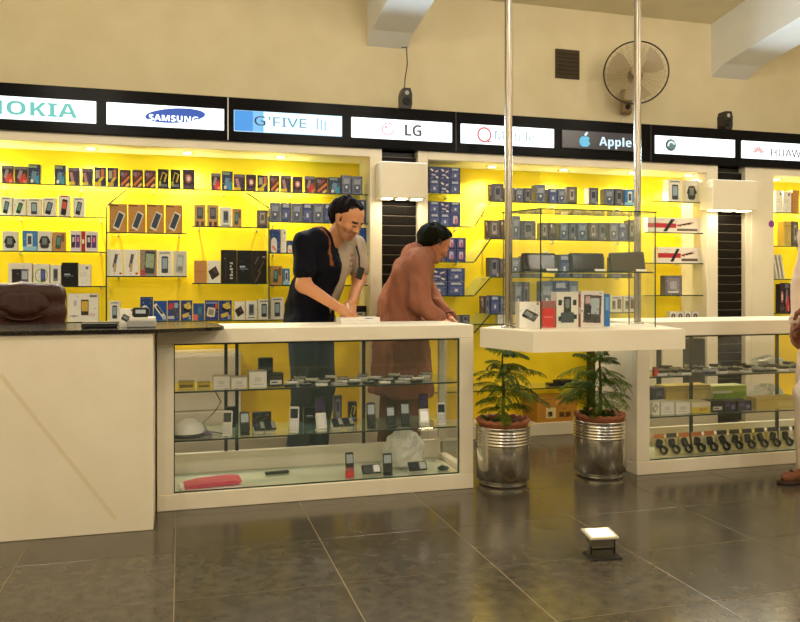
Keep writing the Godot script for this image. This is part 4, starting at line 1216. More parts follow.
func stock_counters() -> void:
	M.jetplug = material(Color8(12, 12, 13), 0.5)
	M.jetplug.metallic_specular = 0.3
	M.violet = material(Color8(70, 50, 96), 0.08)
	M.bag = material(Color8(226, 224, 212), 0.4)
	M.bag.backlight_enabled = true
	M.bag.backlight = Color(0.25, 0.25, 0.22)
	M.pink = material(Color8(206, 74, 96), 0.5)
	M.wire = material(Color8(44, 40, 44), 0.5)
	var y1: float = CY.s1 + 0.001
	var y2: float = CY.s2 + 0.001
	var y0: float = CY.lo - 0.003
	var g := "boxes in the middle counter"
	row([[178, 195, 383, "ysm"], [197, 211, 383.5, "ysm"], [213, 230, 377, "wht"], [231, 247, 378, "wht"], [249, 267, 372, "wht"], [268.5, 284, 374, "bkw"]], y1, -4.04, 0.12, "upper shelf of the counter", g, "accessory box")
	var bx := on_shelf(266, y1, -4.24)
	carton("phone_box", Vector3(0.075, 0.13, 0.06), D.jet.mat, bx, 0.0, "black box standing behind white boxes in the counter", "box", g)
	# a spread of flat phones in clear sleeves on the upper shelf
	var k := 0
	for r in 3:
		for i in 9:
			var px := 290.0 + i * 15.8 + r * 4.0
			var p := on_shelf(px, y1 + 0.0, -4.02 - r * 0.1)
			var mm: Material = [M.dark, M.silver, M.plastic_white, M.dark][(i * 3 + r) % 4]
			lying_phone("dummy_phone", "flat phone in row %s of the upper counter shelf, %s from left" % [["one", "two", "three"][r], nth(i)], p, Vector3(0.062, 0.014, 0.042), rng.randf_range(-0.3, 0.3), mm, M.pale_screen, "flat phones spread on the upper counter shelf")
			if (i + r) % 2 == 0:
				lying_phone("dummy_phone", "flat phone stacked upon row %s of the upper counter shelf, %s stack" % [["one", "two", "three"][r], nth(i)], p + Vector3(0.012, 0.0165, -0.01), Vector3(0.06, 0.013, 0.042), rng.randf_range(-0.7, 0.7), M.plastic_white if mm == M.dark else M.silver, M.screen, "flat phones spread on the upper counter shelf")
			k += 1
	# standing phones on the lower shelf
	var zs := -4.05
	var st := [[227, 0.05, 0.118, true, "white bar phone, leftmost on the lower counter shelf"], [245, 0.05, 0.108, false, "dark bar phone beside the leftmost white phone"], [294, 0.05, 0.124, true, "white bar phone left of the first flip phone"], [371.5, 0.048, 0.128, false, "dark silver-screen phone right of the first flip phone"], [391, 0.05, 0.105, false, "dark phone in front of the man in brown"], [405.5, 0.052, 0.122, false, "dark phone with pale screen before the second flip phone"], [441.5, 0.046, 0.112, true, "white bar phone, rightmost on the lower counter shelf"]]
	for q in st:
		candybar(q[4], on_shelf(q[0], y2, zs), q[1], q[2], rng.randf_range(-0.25, 0.15), 0.22, q[3])
	flip_phone("open white and black flip phone, left one on the lower shelf", on_shelf(321, y2, zs), 0.058, 0.175, 0.1)
	flip_phone("open white and black flip phone, right one on the lower shelf", on_shelf(424, y2, zs), 0.056, 0.168, -0.1)
	var flat := [[259, "left slider of the dark pair"], [270, "right slider of the dark pair"], [337, "left slider beside the flip phone"], [348, "right slider beside the flip phone"]]
	for q in flat:
		var t := lying_phone("slider_phone", "dark slider phone lying tilted on lower shelf, %s" % q[1], on_shelf(q[0], y2 + 0.0345, zs), Vector3(0.056, 0.014, 0.06), 0.1, M.dark, M.screen, "dark slider phones")
		t.rotation.x = 0.6
		mi("stand", bev(Vector3(0.05, 0.026, 0.04), 0.001), M.plastic_white, t, Vector3(0, -0.014, 0))
	# back of the lower shelf
	var back := [[231, 0.05, 0.11], [262, 0.1, 0.075], [312, 0.09, 0.09], [338, 0.045, 0.15], [353, 0.045, 0.11]]
	for i in back.size():
		var q: Array = back[i]
		carton("phone_box", Vector3(q[1], q[2], 0.04), [D.jet, D.jbr, D.jet, D.gph, D.blk][i].mat, on_shelf(q[0], y2, -4.27), 0.0, "dark box, %s from left at the back of the lower shelf" % nth(i), "box", g)
	# white cap and its cable at the left
	var cap := thing("domed_hat", "white domed hat with dark band on lower shelf, left end", "hat", on_shelf(187, y2, -4.1))
	mi("dome", lathe([[0.088, 0.012], [0.086, 0.03], [0.07, 0.062], [0.04, 0.085], [0.0, 0.092]], 28), M.plastic_white, cap)
	mi("band", lathe([[0.089, 0.0], [0.093, 0.008], [0.091, 0.018], [0.086, 0.02]], 28), M.wire, cap)
	var cb := mi("cable", tube([on_shelf(214, y2 + 0.2, -4.36), on_shelf(221, y2 + 0.13, -4.34), on_shelf(214, y2 + 0.08, -4.3), on_shelf(203, y2 + 0.04, -4.24), on_shelf(207, y2 + 0.012, -4.15), on_shelf(216, y2 + 0.006, -4.12), on_shelf(222, y2 + 0.006, -4.08)], 0.003, 6), M.wire)
	tag(cb, "thin dark cable curling down behind the white hat", "cable")
	var pl := lump("earphone_bundle", "small bundle of purple-grey earphones beside the white hat", "earphones", on_shelf(206, y2, -4.08), Vector3(0.035, 0.014, 0.03), material(Color8(120, 100, 120), 0.5), 5, 0.6)
	pl.name = "earphone_bundle"
	# on the deck
	var fo := thing("pink_folder", "pink folded paper folder on white sheet, counter floor at left", "folder", on_shelf(211, y0, -4.05), 0.06)
	mi("sheet", bev(Vector3(0.3, 0.006, 0.17), 0.001), M.plastic_white, fo, Vector3(0, 0.003, 0))
	mi("cover", extrude_xy([Vector2(-0.13, 0.0), Vector2(0.13, 0.006), Vector2(0.15, 0.018), Vector2(0.1, 0.026), Vector2(-0.06, 0.02), Vector2(-0.13, 0.008)], -0.08, 0.06), M.pink, fo, Vector3(0, 0.007, 0))
	var slot := mi("black_strip", bev(Vector3(0.13, 0.012, 0.03), 0.003), M.dark, null, on_shelf(277, y0, -4.22) + Vector3(0, 0.006, 0), Vector3(0, 0.1, 0))
	tag(slot, "short black strip lying on the empty counter floor", "strip")
	candybar("grey phone over a red card standing on counter floor", on_shelf(350, y0, -4.06), 0.045, 0.115, 0.0, 0.2, false)
	candybar("dark phone standing before the white bag on counter floor", on_shelf(388, y0, -4.03), 0.052, 0.105, 0.0, 0.2, false)
	var rc := carton("red_card", Vector3(0.042, 0.05, 0.02), D.scarlet.mat, on_shelf(350, y0, -4.02), 0.0, "small red printed card at the grey phone's foot", "card")
	rc.name = "red_card"
	for q in [[371, "left of the white bag"], [417, "right of the white bag"]]:
		var t := lying_phone("slider_phone", "dark phone lying tilted on counter floor, %s" % q[1], on_shelf(q[0], y0 + 0.03, -4.04), Vector3(0.105, 0.014, 0.052), 0.05, M.dark, M.screen, "dark slider phones")
		t.rotation.x = 0.9
		mi("stand", bev(Vector3(0.09, 0.026, 0.03), 0.001), M.plastic_white, t, Vector3(0, -0.014, 0.0))
	lump("plastic_bag", "crumpled white plastic bag slumped on the counter floor", "bag", on_shelf(404, y0, -4.2), Vector3(0.115, 0.125, 0.09), M.bag, 9)
	var cl := lump("cable_coil", "small dark coil at the counter floor's right corner", "cable", on_shelf(443, y0, -4.06), Vector3(0.03, 0.012, 0.025), M.wire, 3, 0.5)
	cl.name = "cable_coil"

	# --- right counter
	var r1: float = CY.r1 + 0.001
	var r2: float = CY.r2 + 0.001
	var r0: float = CY.rlo - 0.003
	k = 0
	for lay in 3:
		for i in 12:
			var px := 660.0 + i * 12.2 + lay * 3.0
			var p := on_shelf(px, r1, -4.02 - lay * 0.11)
			var mm: Material = [M.plastic_white, M.dark, M.silver, M.dark, M.plastic_white][(i * 2 + lay) % 5]
			lying_phone("dummy_phone", "flat phone, row %s on the right counter's top shelf, %s from left" % [["one", "two", "three"][lay], nth(i)], p, Vector3(0.07, 0.016, 0.05), rng.randf_range(-0.35, 0.35), mm, M.pale_screen, "flat phones in the right counter")
			if (i + lay) % 2 == 0:
				lying_phone("dummy_phone", "flat phone stacked upon row %s of the right counter, %s stack" % [["one", "two", "three"][lay], nth(i)], p + Vector3(0.01, 0.0185, -0.008), Vector3(0.068, 0.015, 0.048), rng.randf_range(-0.6, 0.6), M.silver if mm == M.dark else M.dark, M.screen, "flat phones in the right counter")
	var rb := carton("red_card", Vector3(0.03, 0.055, 0.02), D.scarlet.mat, on_shelf(656.5, r1, -4.0), 0.0, "small red carton at left end of right counter's shelf", "box")
	rb.name = "small_red_box"
	lump("lace_bundle", "heap of white plastic sleeves on right counter's top shelf", "sleeves", on_shelf(766, r1, -4.34), Vector3(0.13, 0.035, 0.03), M.bag, 21, 0.5)
	var gr := "boxes in the right counter"
	row([[653, 664.5, 388, "star"], [666, 711, 386.5, "kcr"], [713, 747, 386.5, "grn"]], r2, -4.21, 0.12, "rear row of lower shelf", gr, "packet box")
	row([[653, 660, 402, "dia"], [661, 675, 402.5, "wht"], [676, 691, 403, "wht"], [692, 711, 402.5, "wye"], [712, 724, 401.5, "bkw"], [725, 737, 401.5, "dbx"], [738, 752, 401.2, "dbx"], [757, 800, 398.5, "kcr"]], r2, -4.03, 0.11, "front row of lower shelf", gr, "packet box")
	lump("plastic_bag", "white plastic bag lying behind the long straw box", "bag", on_shelf(764, r2, -4.27), Vector3(0.16, 0.07, 0.045), M.bag, 33, 0.3)
	# blister packs with black chargers on the floor of the counter
	var card := material(Color8(196, 110, 48), 0.5)
	var card2 := material(Color8(206, 190, 130), 0.5)
	for i in 12:
		var px := 661.0 + i * 12.6
		var t := thing("blister_pack", "pack with black plug and cord on printed card, %s from left in right counter" % nth(i), "packet", on_shelf(px, r0, -4.04), 0.0, "charger packs in the right counter")
		t.rotation.x = -0.2
		mi("card", bev(Vector3(0.072, 0.13, 0.003), 0.0006), card2, t, Vector3(0, 0.066, 0))
		mi("header", bev(Vector3(0.07, 0.026, 0.002), 0.0006), card if i in [0, 2, 3, 4] else M.wire, t, Vector3(0, 0.117, 0.0025))
		mi("plug", bev(Vector3(0.042, 0.052, 0.022), 0.008), M.jetplug, t, Vector3(-0.01, 0.074, 0.013), Vector3(0, 0, 0.3 * ((i % 3) - 1)))
		var pts := []
		for q in 14:
			var a := TAU * q / 12.0
			pts.append(Vector3(0.012 + cos(a) * 0.02, 0.035 + sin(a) * 0.022, 0.008 + 0.001 * q))
		mi("cord", tube(pts, 0.008, 6), M.jetplug, t)
	for i in 4:
		carton("accessory_box", Vector3(0.24, 0.07, 0.1), [D.kcr, D.wht, D.ysm, D.wht][i].mat, on_shelf(680 + i * 36, r0, -4.2), 0.0, "low pale box behind the packs, %s from left in right counter" % nth(i), "box", gr)

func stock_case() -> void:
	# on the glass shelf of the case
	var y: float = CY.case_y + 0.001
	var zc := -3.53
	var n := 0
	for q in [[523, 557, 253], [570.5, 605, 253], [611, 646, 252]]:
		var p0 := P(q[0], q[2], zc)
		var p1 := P(q[1], q[2], zc)
		var t := thing("tablet", "dark tablet propped on the case's glass shelf, %s" % ["left", "middle", "right"][n], "tablet", Vector3((p0.x + p1.x) / 2, y, zc), 0.0, "tablets in the glass case")
		var hh := p0.y - y
		var w := p1.x - p0.x
		mi("body", bev(Vector3(w, hh, 0.02), 0.006), M.dark, t, Vector3(0, hh / 2 + 0.001, -0.014), Vector3(-0.12, 0, [0.0, 0.0, 0.04][n]))
		mi("screen", bev(Vector3(w * 0.84, hh * 0.78, 0.002), 0.0005), M.tab_screen, t, Vector3(0, hh / 2 + 0.001, -0.002), Vector3(-0.12, 0, [0.0, 0.0, 0.04][n]))
		mi("foot_label", bev(Vector3(0.06, 0.012, 0.004), 0.001), M.plastic_white, t, Vector3(w * 0.3, 0.007, 0.02), Vector3(-0.5, 0, 0))
		n += 1
	var tl := P(550, 268, -3.6)
	var o := carton("leaflet", Vector3(0.03, 0.115, 0.006), D.wpl.mat, Vector3(tl.x + 0.03, y + 0.002, -3.6), 0.0, "white leaflet leaning behind the left tablet", "leaflet")
	o.rotation.z = 0.55
	# on the slab inside the case
	var list := [[519.5, 541, 302, "wphn", -3.545], [542.5, 555, 301, "scarlet", -3.53], [556.5, 578.5, 292, "wcas", -3.53], [578.8, 580.6, 294, "rst", -3.54], [581, 604, 291, "wtab", -3.53], [604.5, 610, 294, "skyb", -3.56]]
	var says := ["white box with keypad phone picture standing left in glass case", "bright red box beside the keypad phone box in glass case", "white box picturing black handsets, centre of the glass case", "thin crimson box between two white boxes in glass case", "white box picturing several phones, right in the glass case", "thin bright blue box, rightmost in the glass case"]
	for k in list.size():
		var q: Array = list[k]
		var p0 := P(q[0], q[2], q[4])
		var p1 := P(q[1], q[2], q[4])
		carton("phone_box", Vector3(p1.x - p0.x - 0.001, p0.y - H_CNT - 0.001, 0.06 if k != 0 else 0.05), D[q[3]].mat, Vector3((p0.x + p1.x) / 2, H_CNT + 0.001, q[4]), 0.0, says[k], "box", "boxes in the glass case")

# ------------------------------------------------------------------ plants, fan, small things

func frond_mesh(sd: int, length: float, droop: float) -> ArrayMesh:
	var r := RandomNumberGenerator.new()
	r.seed = sd
	var st := SurfaceTool.new()
	st.begin(Mesh.PRIMITIVE_TRIANGLES)
	var axis := func(t: float) -> Vector3: return Vector3(length * t, length * (0.4 * t - droop * t * t), 0.012 * sin(t * 5.0 + sd))
	var blade := func(a: Vector3, b: Vector3, wd: float):
		var s := (b - a).cross(Vector3(r.randf_range(-0.6, 0.6), 1, r.randf_range(-0.6, 0.6))).normalized() * wd
		var mid := a.lerp(b, 0.45)
		var n := s.cross(b - a).normalized()
		if n.y < 0: n = -n
		for v in [a, mid - s, mid + s, mid + s, mid - s, b]:
			st.set_normal(n)
			st.add_vertex(v)
	var steps := 11
	for k in steps:
		var t0 := float(k) / steps
		blade.call(axis.call(t0), axis.call(t0 + 1.25 / steps), 0.0035)
	for k in 12:
		var t := 0.16 + 0.84 * k / 12.0
		for side in [-1.0, 1.0]:
			var p: Vector3 = axis.call(t)
			var l := length * 0.42 * (1.0 - 0.55 * t) * r.randf_range(0.75, 1.1)
			var prev := p
			var dir := Vector3(0.62, -0.05, side * 0.8).normalized()
			var q := p
			for j in 5:
				dir = (dir + Vector3(0.02, -0.2 - 0.5 * droop * j / 5.0, 0)).normalized()
				q = prev + dir * l / 5.0
				blade.call(prev, q + dir * 0.006, 0.0026)
				for z in 2:
					for s2 in [-1.0, 1.0]:
						var nd: Vector3 = (dir * 0.7 + Vector3(0, 0.1, 0) + dir.cross(Vector3.UP).normalized() * s2 * 0.75).normalized()
						var from := prev.lerp(q, 0.25 + 0.5 * z)
						blade.call(from, from + (nd + Vector3(0, -0.2, 0)) * r.randf_range(0.012, 0.018), 0.0014)
				prev = q
	return st.commit()

func make_planters() -> void:
	var fronds := [frond_mesh(1, 0.25, 0.62), frond_mesh(2, 0.2, 0.75), frond_mesh(3, 0.15, 0.5)]
	var spots := [[1.725, -3.985, "left"], [2.338, -4.0, "right"]]
	for k in 2:
		var q: Array = spots[k]
		var t := thing("steel_planter", "shiny ribbed steel drum planter, %s of the pair" % q[2], "planter", Vector3(q[0], 0, q[1]), 0.0, "steel drum planters")
		var r := 0.148
		# drum with rolled ribs near its top
		var prof := [[r - 0.012, 0.03], [r, 0.034], [r, 0.222]]
		for j in 5:
			var y := 0.226 + j * 0.0165
			prof.append_array([[r, y], [r + 0.0025, y + 0.004], [r + 0.0025, y + 0.007], [r, y + 0.011]])
		prof.append_array([[r, 0.314], [r + 0.004, 0.317], [r + 0.004, 0.325], [r - 0.006, 0.327], [r - 0.008, 0.28]])
		mi("drum", lathe(prof, 48), M.chrome, t)
		mi("base_ring", lathe([[0.118, 0.0], [0.13, 0.002], [0.133, 0.012], [0.128, 0.022], [0.136, 0.03], [0.13, 0.034]], 48), M.steel, t)
		mi("bottom", lathe([[0.0, 0.036], [0.136, 0.036], [0.136, 0.031], [0.0, 0.031]], 32), M.steel, t)
		# potted pine set into the drum
		var p := thing("potted_pine", "feathery young pine in terracotta pot in the %s steel planter" % q[2], "plant", Vector3(q[0], 0.037, q[1]), 0.7 * k, "potted pines")
		var pr := [[0.0, 0.0], [0.1, 0.0], [0.105, 0.01], [0.126, 0.278], [0.134, 0.293], [0.136, 0.299], [0.143, 0.303], [0.147, 0.312], [0.143, 0.326], [0.131, 0.322], [0.12, 0.3]]
		mi("terracotta_pot", lathe(pr, 108, 0.0035, 18, 6), M.terra, p)
		mi("soil", lathe([[0.0, 0.312], [0.06, 0.31], [0.126, 0.302], [0.12, 0.29], [0.0, 0.29]], 24), M.soil, p)
		mi("trunk", tube([Vector3(0, 0.3, 0), Vector3(0.004, 0.48, 0.003), Vector3(-0.004, 0.62, 0), Vector3(0, 0.73, 0.002)], [0.011, 0.009, 0.006, 0.002], 8), M.bark, p)
		var rg := RandomNumberGenerator.new()
		rg.seed = 40 + k
		for tier in 6:
			var y := 0.375 + tier * 0.062
			var n := 6 if tier < 4 else 5
			for j in n:
				var f := mi("frond", fronds[(tier + j) % 2 if tier < 4 else 2], M.leaf[(tier * 3 + j) % 3], p, Vector3(0, y + rg.randf_range(-0.012, 0.012), 0), Vector3(0, TAU * (j + rg.randf_range(-0.2, 0.2) + 0.37 * tier) / n, 0))
				f.scale = Vector3.ONE * (rg.randf_range(0.85, 1.1) * (0.8 if tier == 0 else 1.0))
				# fronds that grow towards a counter stay short of its side
				var toward := cos(f.rotation.y + 0.7 * k) * (-1.0 if k == 0 else 1.0)
				if toward > 0.35: f.scale *= lerpf(1.0, 0.68, clampf((toward - 0.35) / 0.5, 0.0, 1.0))
				f.rotation.z = rg.randf_range(-0.1, 0.35)
		for j in 16:
			var a := rg.randf() * TAU
			var rr := rg.randf_range(0.03, 0.11)
			mi("ground_leaf", fronds[2], M.leaf[2], p, Vector3(cos(a) * rr, 0.308, sin(a) * rr), Vector3(0, rg.randf() * TAU, rg.randf_range(0.2, 0.9))).scale = Vector3.ONE * 0.4

func torus(r: float, tr: float, seg := 40, sides := 6) -> ArrayMesh:
	var pts := []
	for k in seg + 1:
		var a := TAU * k / seg
		pts.append(Vector3(cos(a) * r, sin(a) * r, 0))
	return tube(pts, tr, sides, false)

func make_fan() -> void:
	var z := -5.22
	var c := P(636, 72.5, z)
	var r := 31.2 / FPX * (-z * cos(YAW) + c.x * sin(YAW))
	var t := thing("wall_fan", "round caged wall fan above the signs, partly behind the steel pole", "fan", c)
	var beige := material(Color8(190, 164, 128), 0.45)
	var wirem := material(Color8(186, 168, 134), 0.4, 0.2)
	var rim := material(Color8(40, 32, 26), 0.4)
	t.rotation.y = -0.5
	mi("guard_rim", torus(r, 0.006, 64, 8), rim, t)
	var cage := Node3D.new()
	for zz in [1.0, -1.0]:
		var st := SurfaceTool.new()
		st.begin(Mesh.PRIMITIVE_TRIANGLES)
		for k in 9:
			var rr := r * (0.28 + 0.075 * k)
			var pts := []
			for j in 37:
				var a := TAU * j / 36
				pts.append(Vector3(cos(a) * rr, sin(a) * rr, zz * 0.055 * sqrt(1.0 - pow(rr / r, 2.0))))
			tube_into(st, pts, 0.0011, 4, false)
		for k in 30:
			var a := TAU * k / 30
			var pts := []
			for j in 6:
				var rr := lerpf(r * 0.2, r, j / 5.0)
				pts.append(Vector3(cos(a) * rr, sin(a) * rr, zz * 0.055 * sqrt(maxf(0.0, 1.0 - pow(rr / r, 2.0)))))
			tube_into(st, pts, 0.0011, 4, false)
		st.generate_normals()
		mi("front_guard" if zz > 0 else "rear_guard", st.commit(), wirem, t).set_meta("kind", "stuff")
	cage.free()
	mi("guard_badge", lathe([[0.0, 0.008], [0.03, 0.008], [0.042, 0.002], [0.044, -0.004], [0.0, -0.004]], 24), beige, t, Vector3(0, 0, 0.056), Vector3(PI / 2, 0, 0))
	mi("badge_dot", lathe([[0.0, 0.003], [0.017, 0.003], [0.019, 0.0], [0.0, 0.0]], 16), material(Color8(150, 84, 54), 0.4), t, Vector3(0, 0, 0.064), Vector3(PI / 2, 0, 0))
	mi("motor", lathe([[0.0, 0.06], [0.05, 0.05], [0.06, 0.0], [0.055, -0.04], [0.0, -0.05]], 24), material(Color8(120, 100, 78), 0.45), t, Vector3(0, 0, -0.1), Vector3(PI / 2, 0, 0))
	var bladem := material(Color8(176, 158, 130), 0.35)
	for k in 3:
		var st := SurfaceTool.new()
		st.begin(Mesh.PRIMITIVE_TRIANGLES)
		var n := 8
		var grid := []
		for i in n + 1:
			var u := float(i) / n
			var rr := lerpf(0.04, r * 0.88, u)
			var half := lerpf(0.28, 0.5, sin(u * PI * 0.62))
			var linep := []
			for j in 5:
				var v := j / 4.0 * 2.0 - 1.0
				var a := v * half + 0.25 * u
				linep.append(Vector3(cos(a) * rr, sin(a) * rr, v * 0.022))
			grid.append(linep)
		for i in n:
			for j in 4:
				for v in [grid[i][j], grid[i + 1][j], grid[i + 1][j + 1], grid[i][j], grid[i + 1][j + 1], grid[i][j + 1]]: st.add_vertex(v)
				for v in [grid[i][j], grid[i + 1][j + 1], grid[i + 1][j], grid[i][j], grid[i][j + 1], grid[i + 1][j + 1]]: st.add_vertex(v - Vector3(0, 0, 0.003))
		st.generate_normals()
		mi("blade", st.commit(), bladem, t, Vector3(0, 0, -0.005), Vector3(0, 0, TAU * k / 3.0 + 0.35))
	# wall box with pull switches
	var bp := P(616.5, 100, -5.4) - c
	var bb := Vector3(bp.x, bp.y, -0.22)
	mi("wall_box", bev(Vector3(0.085, 0.19, 0.1), 0.012), material(Color8(150, 126, 84), 0.45), t, bb)
	mi("speed_dial", lathe([[0.0, 0.012], [0.018, 0.012], [0.02, 0.0], [0.0, 0.0]], 16), M.dark, t, bb + Vector3(0.01, -0.05, 0.05), Vector3(PI / 2, 0, 0))
	mi("neck", tube([bb + Vector3(0, 0.05, 0.0), Vector3(0.0, -0.1, -0.2), Vector3(0, 0, -0.13)], [0.022, 0.02, 0.024], 10), material(Color8(130, 108, 80), 0.45), t)

func make_small_things() -> void:
	# vent in the wall
	var a := P(555, 78, Z_WALL)
	var b := P(579, 51, Z_WALL)
	var v := thing("wall_vent", "dark square vent grille set in the cream wall", "vent", Vector3((a.x + b.x) / 2, (a.y + b.y) / 2, Z_WALL))
	var vw := b.x - a.x
	var vh := b.y - a.y
	var vm := noisy(Color8(52, 42, 26), Color8(82, 66, 40), 0.08, 6.0, 0.8)
	span("frame", Vector3(-vw / 2, -vh / 2, 0.0), Vector3(vw / 2, vh / 2, 0.012), vm, v)
	for k in 6:
		var y := -vh / 2 + 0.02 + (vh - 0.04) * (k + 0.5) / 6.0
		mi("louvre", bev(Vector3(vw - 0.03, 0.016, 0.004), 0.001), vm, v, Vector3(0, y, 0.016), Vector3(0.6, 0, 0))
	# two small speakers on the fascia
	for q in [[405, 89.5, 108, "small black speaker with hanging cable on fascia, near beam"], [724.5, 112.5, 130, "small black speaker on fascia between the last two signs"]]:
		var z := -5.22
		var top := P(q[0], q[1], z)
		var s := thing("small_speaker", q[3], "speaker", Vector3(top.x, 2.318, z), 0.0, "small speakers on the fascia")
		var h := top.y - 2.318
		var w := 0.076
		mi("cabinet", extrude_xy([Vector2(-w * 0.36, 0), Vector2(w * 0.36, 0), Vector2(w * 0.5, h * 0.25), Vector2(w * 0.5, h * 0.75), Vector2(w * 0.34, h), Vector2(-w * 0.34, h), Vector2(-w * 0.5, h * 0.75), Vector2(-w * 0.5, h * 0.25)], -0.04, 0.05), M.dark, s)
		mi("cone", lathe([[0.0, 0.0], [0.015, 0.004], [0.025, 0.01], [0.028, 0.01], [0.03, 0.0]], 24), M.rubber, s, Vector3(0, h * 0.4, 0.05), Vector3(PI / 2, 0, 0))
		mi("tweeter", lathe([[0.0, 0.008], [0.012, 0.004], [0.016, 0.0]], 16), M.silver, s, Vector3(0, h * 0.78, 0.05), Vector3(PI / 2, 0, 0))
	var w0 := P(406.5, 47, -5.3)
	var w1 := P(404.5, 90, -5.28)
	var wire := mi("speaker_cable", tube([w0 + Vector3(0, 0.03, -0.12), w0, w0.lerp(w1, 0.4) + Vector3(0.012, 0, 0), w0.lerp(w1, 0.75), w1], 0.004, 6), M.wire)
	tag(wire, "thin dark cable dropping from the beam to a speaker", "cable")
	# fan's conduit down to the fascia
	var d0 := P(622.5, 112, Z_WALL + 0.012)
	var cond := mi("conduit", bev(Vector3(0.012, d0.y - 2.318, 0.012), 0.002), M.white, null, Vector3(d0.x, (d0.y + 2.318) / 2, Z_WALL + 0.006))
	tag(cond, "thin pale wire duct under the wall fan", "duct")
	# executive chair behind the desk
	make_chair()
	# things on the desk
	var dt := H_CNT + 0.0175
	var k := P(100, 330, -3.82)
	var kb := thing("black_bar_device", "flat black device lying on the desk top by the chair", "device", Vector3(k.x, dt, -3.82))
	mi("body", bev(Vector3(0.155, 0.028, 0.07), 0.005), M.dark, kb, Vector3(0, 0.014, 0))
	mi("front_strip", bev(Vector3(0.15, 0.004, 0.003), 0.0006), M.silver, kb, Vector3(0, 0.022, 0.036))
	var p := P(126.5, 330, -3.84)
	carton("small_white_box", Vector3(0.062, 0.085, 0.06), D.wphn.mat, Vector3(p.x, dt, -3.84), 0.1, "small white box with dark print standing on the desk", "box")
	var bx := P(142, 330, -3.86)
	var stk := thing("cash_box", "grey metal tray with white papers at the desk end", "tray", Vector3(bx.x, dt, -3.86), 0.0)
	mi("tray", bev(Vector3(0.125, 0.034, 0.15), 0.004), M.silver, stk, Vector3(0, 0.017, 0))
	mi("papers", bev(Vector3(0.115, 0.012, 0.14), 0.002), M.plastic_white, stk, Vector3(0.003, 0.04, 0))
	var dv := thing("card_reader", "small black card reader on top of the grey tray", "device", Vector3(bx.x - 0.005, dt + 0.0465, -3.86), 0.0)
	mi("body", bev(Vector3(0.075, 0.045, 0.06), 0.008), M.dark, dv, Vector3(0, 0.0225, 0))
	mi("display_window", bev(Vector3(0.045, 0.018, 0.002), 0.0005), M.pale_screen, dv, Vector3(0, 0.026, 0.0305))
	# the box that the man writes on
	var c0 := P(341, 325, -4.16)
	var c1 := P(380, 325, -4.16)
	carton("white_phone_box", Vector3(c1.x - c0.x, 0.036, 0.13), D.wpl.mat, Vector3((c0.x + c1.x) / 2, H_CNT + 0.0005, -4.16), 0.0, "flat white box on the counter under the writing hand", "box")
	# floor spotlight
	floor_lamp()

func make_chair() -> void:
	var z := -4.47
	var p := P(24, 330, z)
	var t := thing("office_chair", "dark brown leather high-back office chair behind the desk", "chair", Vector3(p.x, 0, z), 0.12)
	var top := P(30, 283, z).y
	# backrest: a padded shell with side bolsters, a top roll and a pillow that ends in a curved seam
	net_begin()
	var nil := func(_p: Vector3) -> Color: return Color.WHITE
	var caps := []
	for k in 6:
		var y := 0.55 + (top - 0.055 - 0.55) * k / 5.0
		var hw := 0.15 + 0.018 * (1.0 - k / 5.0)
		caps.append([Vector3(-hw, y, 0.02), Vector3(0, y, 0), .055, .055])
		caps.append([Vector3(0, y, 0), Vector3(hw, y, 0.02), .055, .055])
	for s in [-1.0, 1.0]:
		for k in 11:
			var y := 0.6 + (top - 0.07 - 0.6) * k / 10.0
			caps.append([Vector3(s * 0.125, y, 0.046), Vector3(s * 0.168, y - 0.012, 0.036), .016, .022])
	net_add(caps, 0.035, 0.008, nil)
	var back := mi("backrest", net_mesh(Vector3.ZERO), M.leather, t)
	net_begin()
	caps = []
	for k in 5:
		var u := k / 4.0 * 2.0 - 1.0
		var yb := 0.962 + 0.03 * u * u
		caps.append([Vector3(u * 0.105, top - 0.068, 0.036), Vector3(u * 0.1, yb, 0.044), .034, .034])
	net_add(caps, 0.03, 0.009, nil)
	mi("pillow", net_mesh(Vector3.ZERO), M.leather, back)
	var pts := []
	for k in 15:
		var u := k / 14.0 * 2.0 - 1.0
		pts.append(Vector3(u * 0.135, 0.918 + 0.06 * pow(absf(u), 2.5), 0.066 - 0.012 * u * u))
	mi("welt", tube(pts, 0.006, 6), M.leather, back)
	mi("seat", bev(Vector3(0.5, 0.12, 0.5), 0.045), M.leather, t, Vector3(0, 0.47, 0.2))
	for s in [-1, 1]:
		mi("armrest", tube([Vector3(s * 0.25, 0.5, 0.02), Vector3(s * 0.28, 0.66, 0.04), Vector3(s * 0.28, 0.68, 0.26), Vector3(s * 0.25, 0.48, 0.32)], [0.022, 0.026, 0.026, 0.02], 8), M.rubber, t)
	mi("gas_column", tube([Vector3(0, 0.08, 0.2), Vector3(0, 0.42, 0.2)], 0.03, 12), M.rubber, t)
	for k in 5:
		var a := TAU * k / 5.0
		mi("base_leg", tube([Vector3(0, 0.1, 0.2), Vector3(cos(a) * 0.28, 0.065, 0.2 + sin(a) * 0.28)], [0.028, 0.018], 8), M.rubber, t)
		mi("castor", lathe([[0.0, -0.025], [0.024, -0.02], [0.028, 0.0], [0.024, 0.02], [0.0, 0.025]], 12), M.rubber, t, Vector3(cos(a) * 0.28, 0.03, 0.2 + sin(a) * 0.28), Vector3(PI / 2, a, 0))

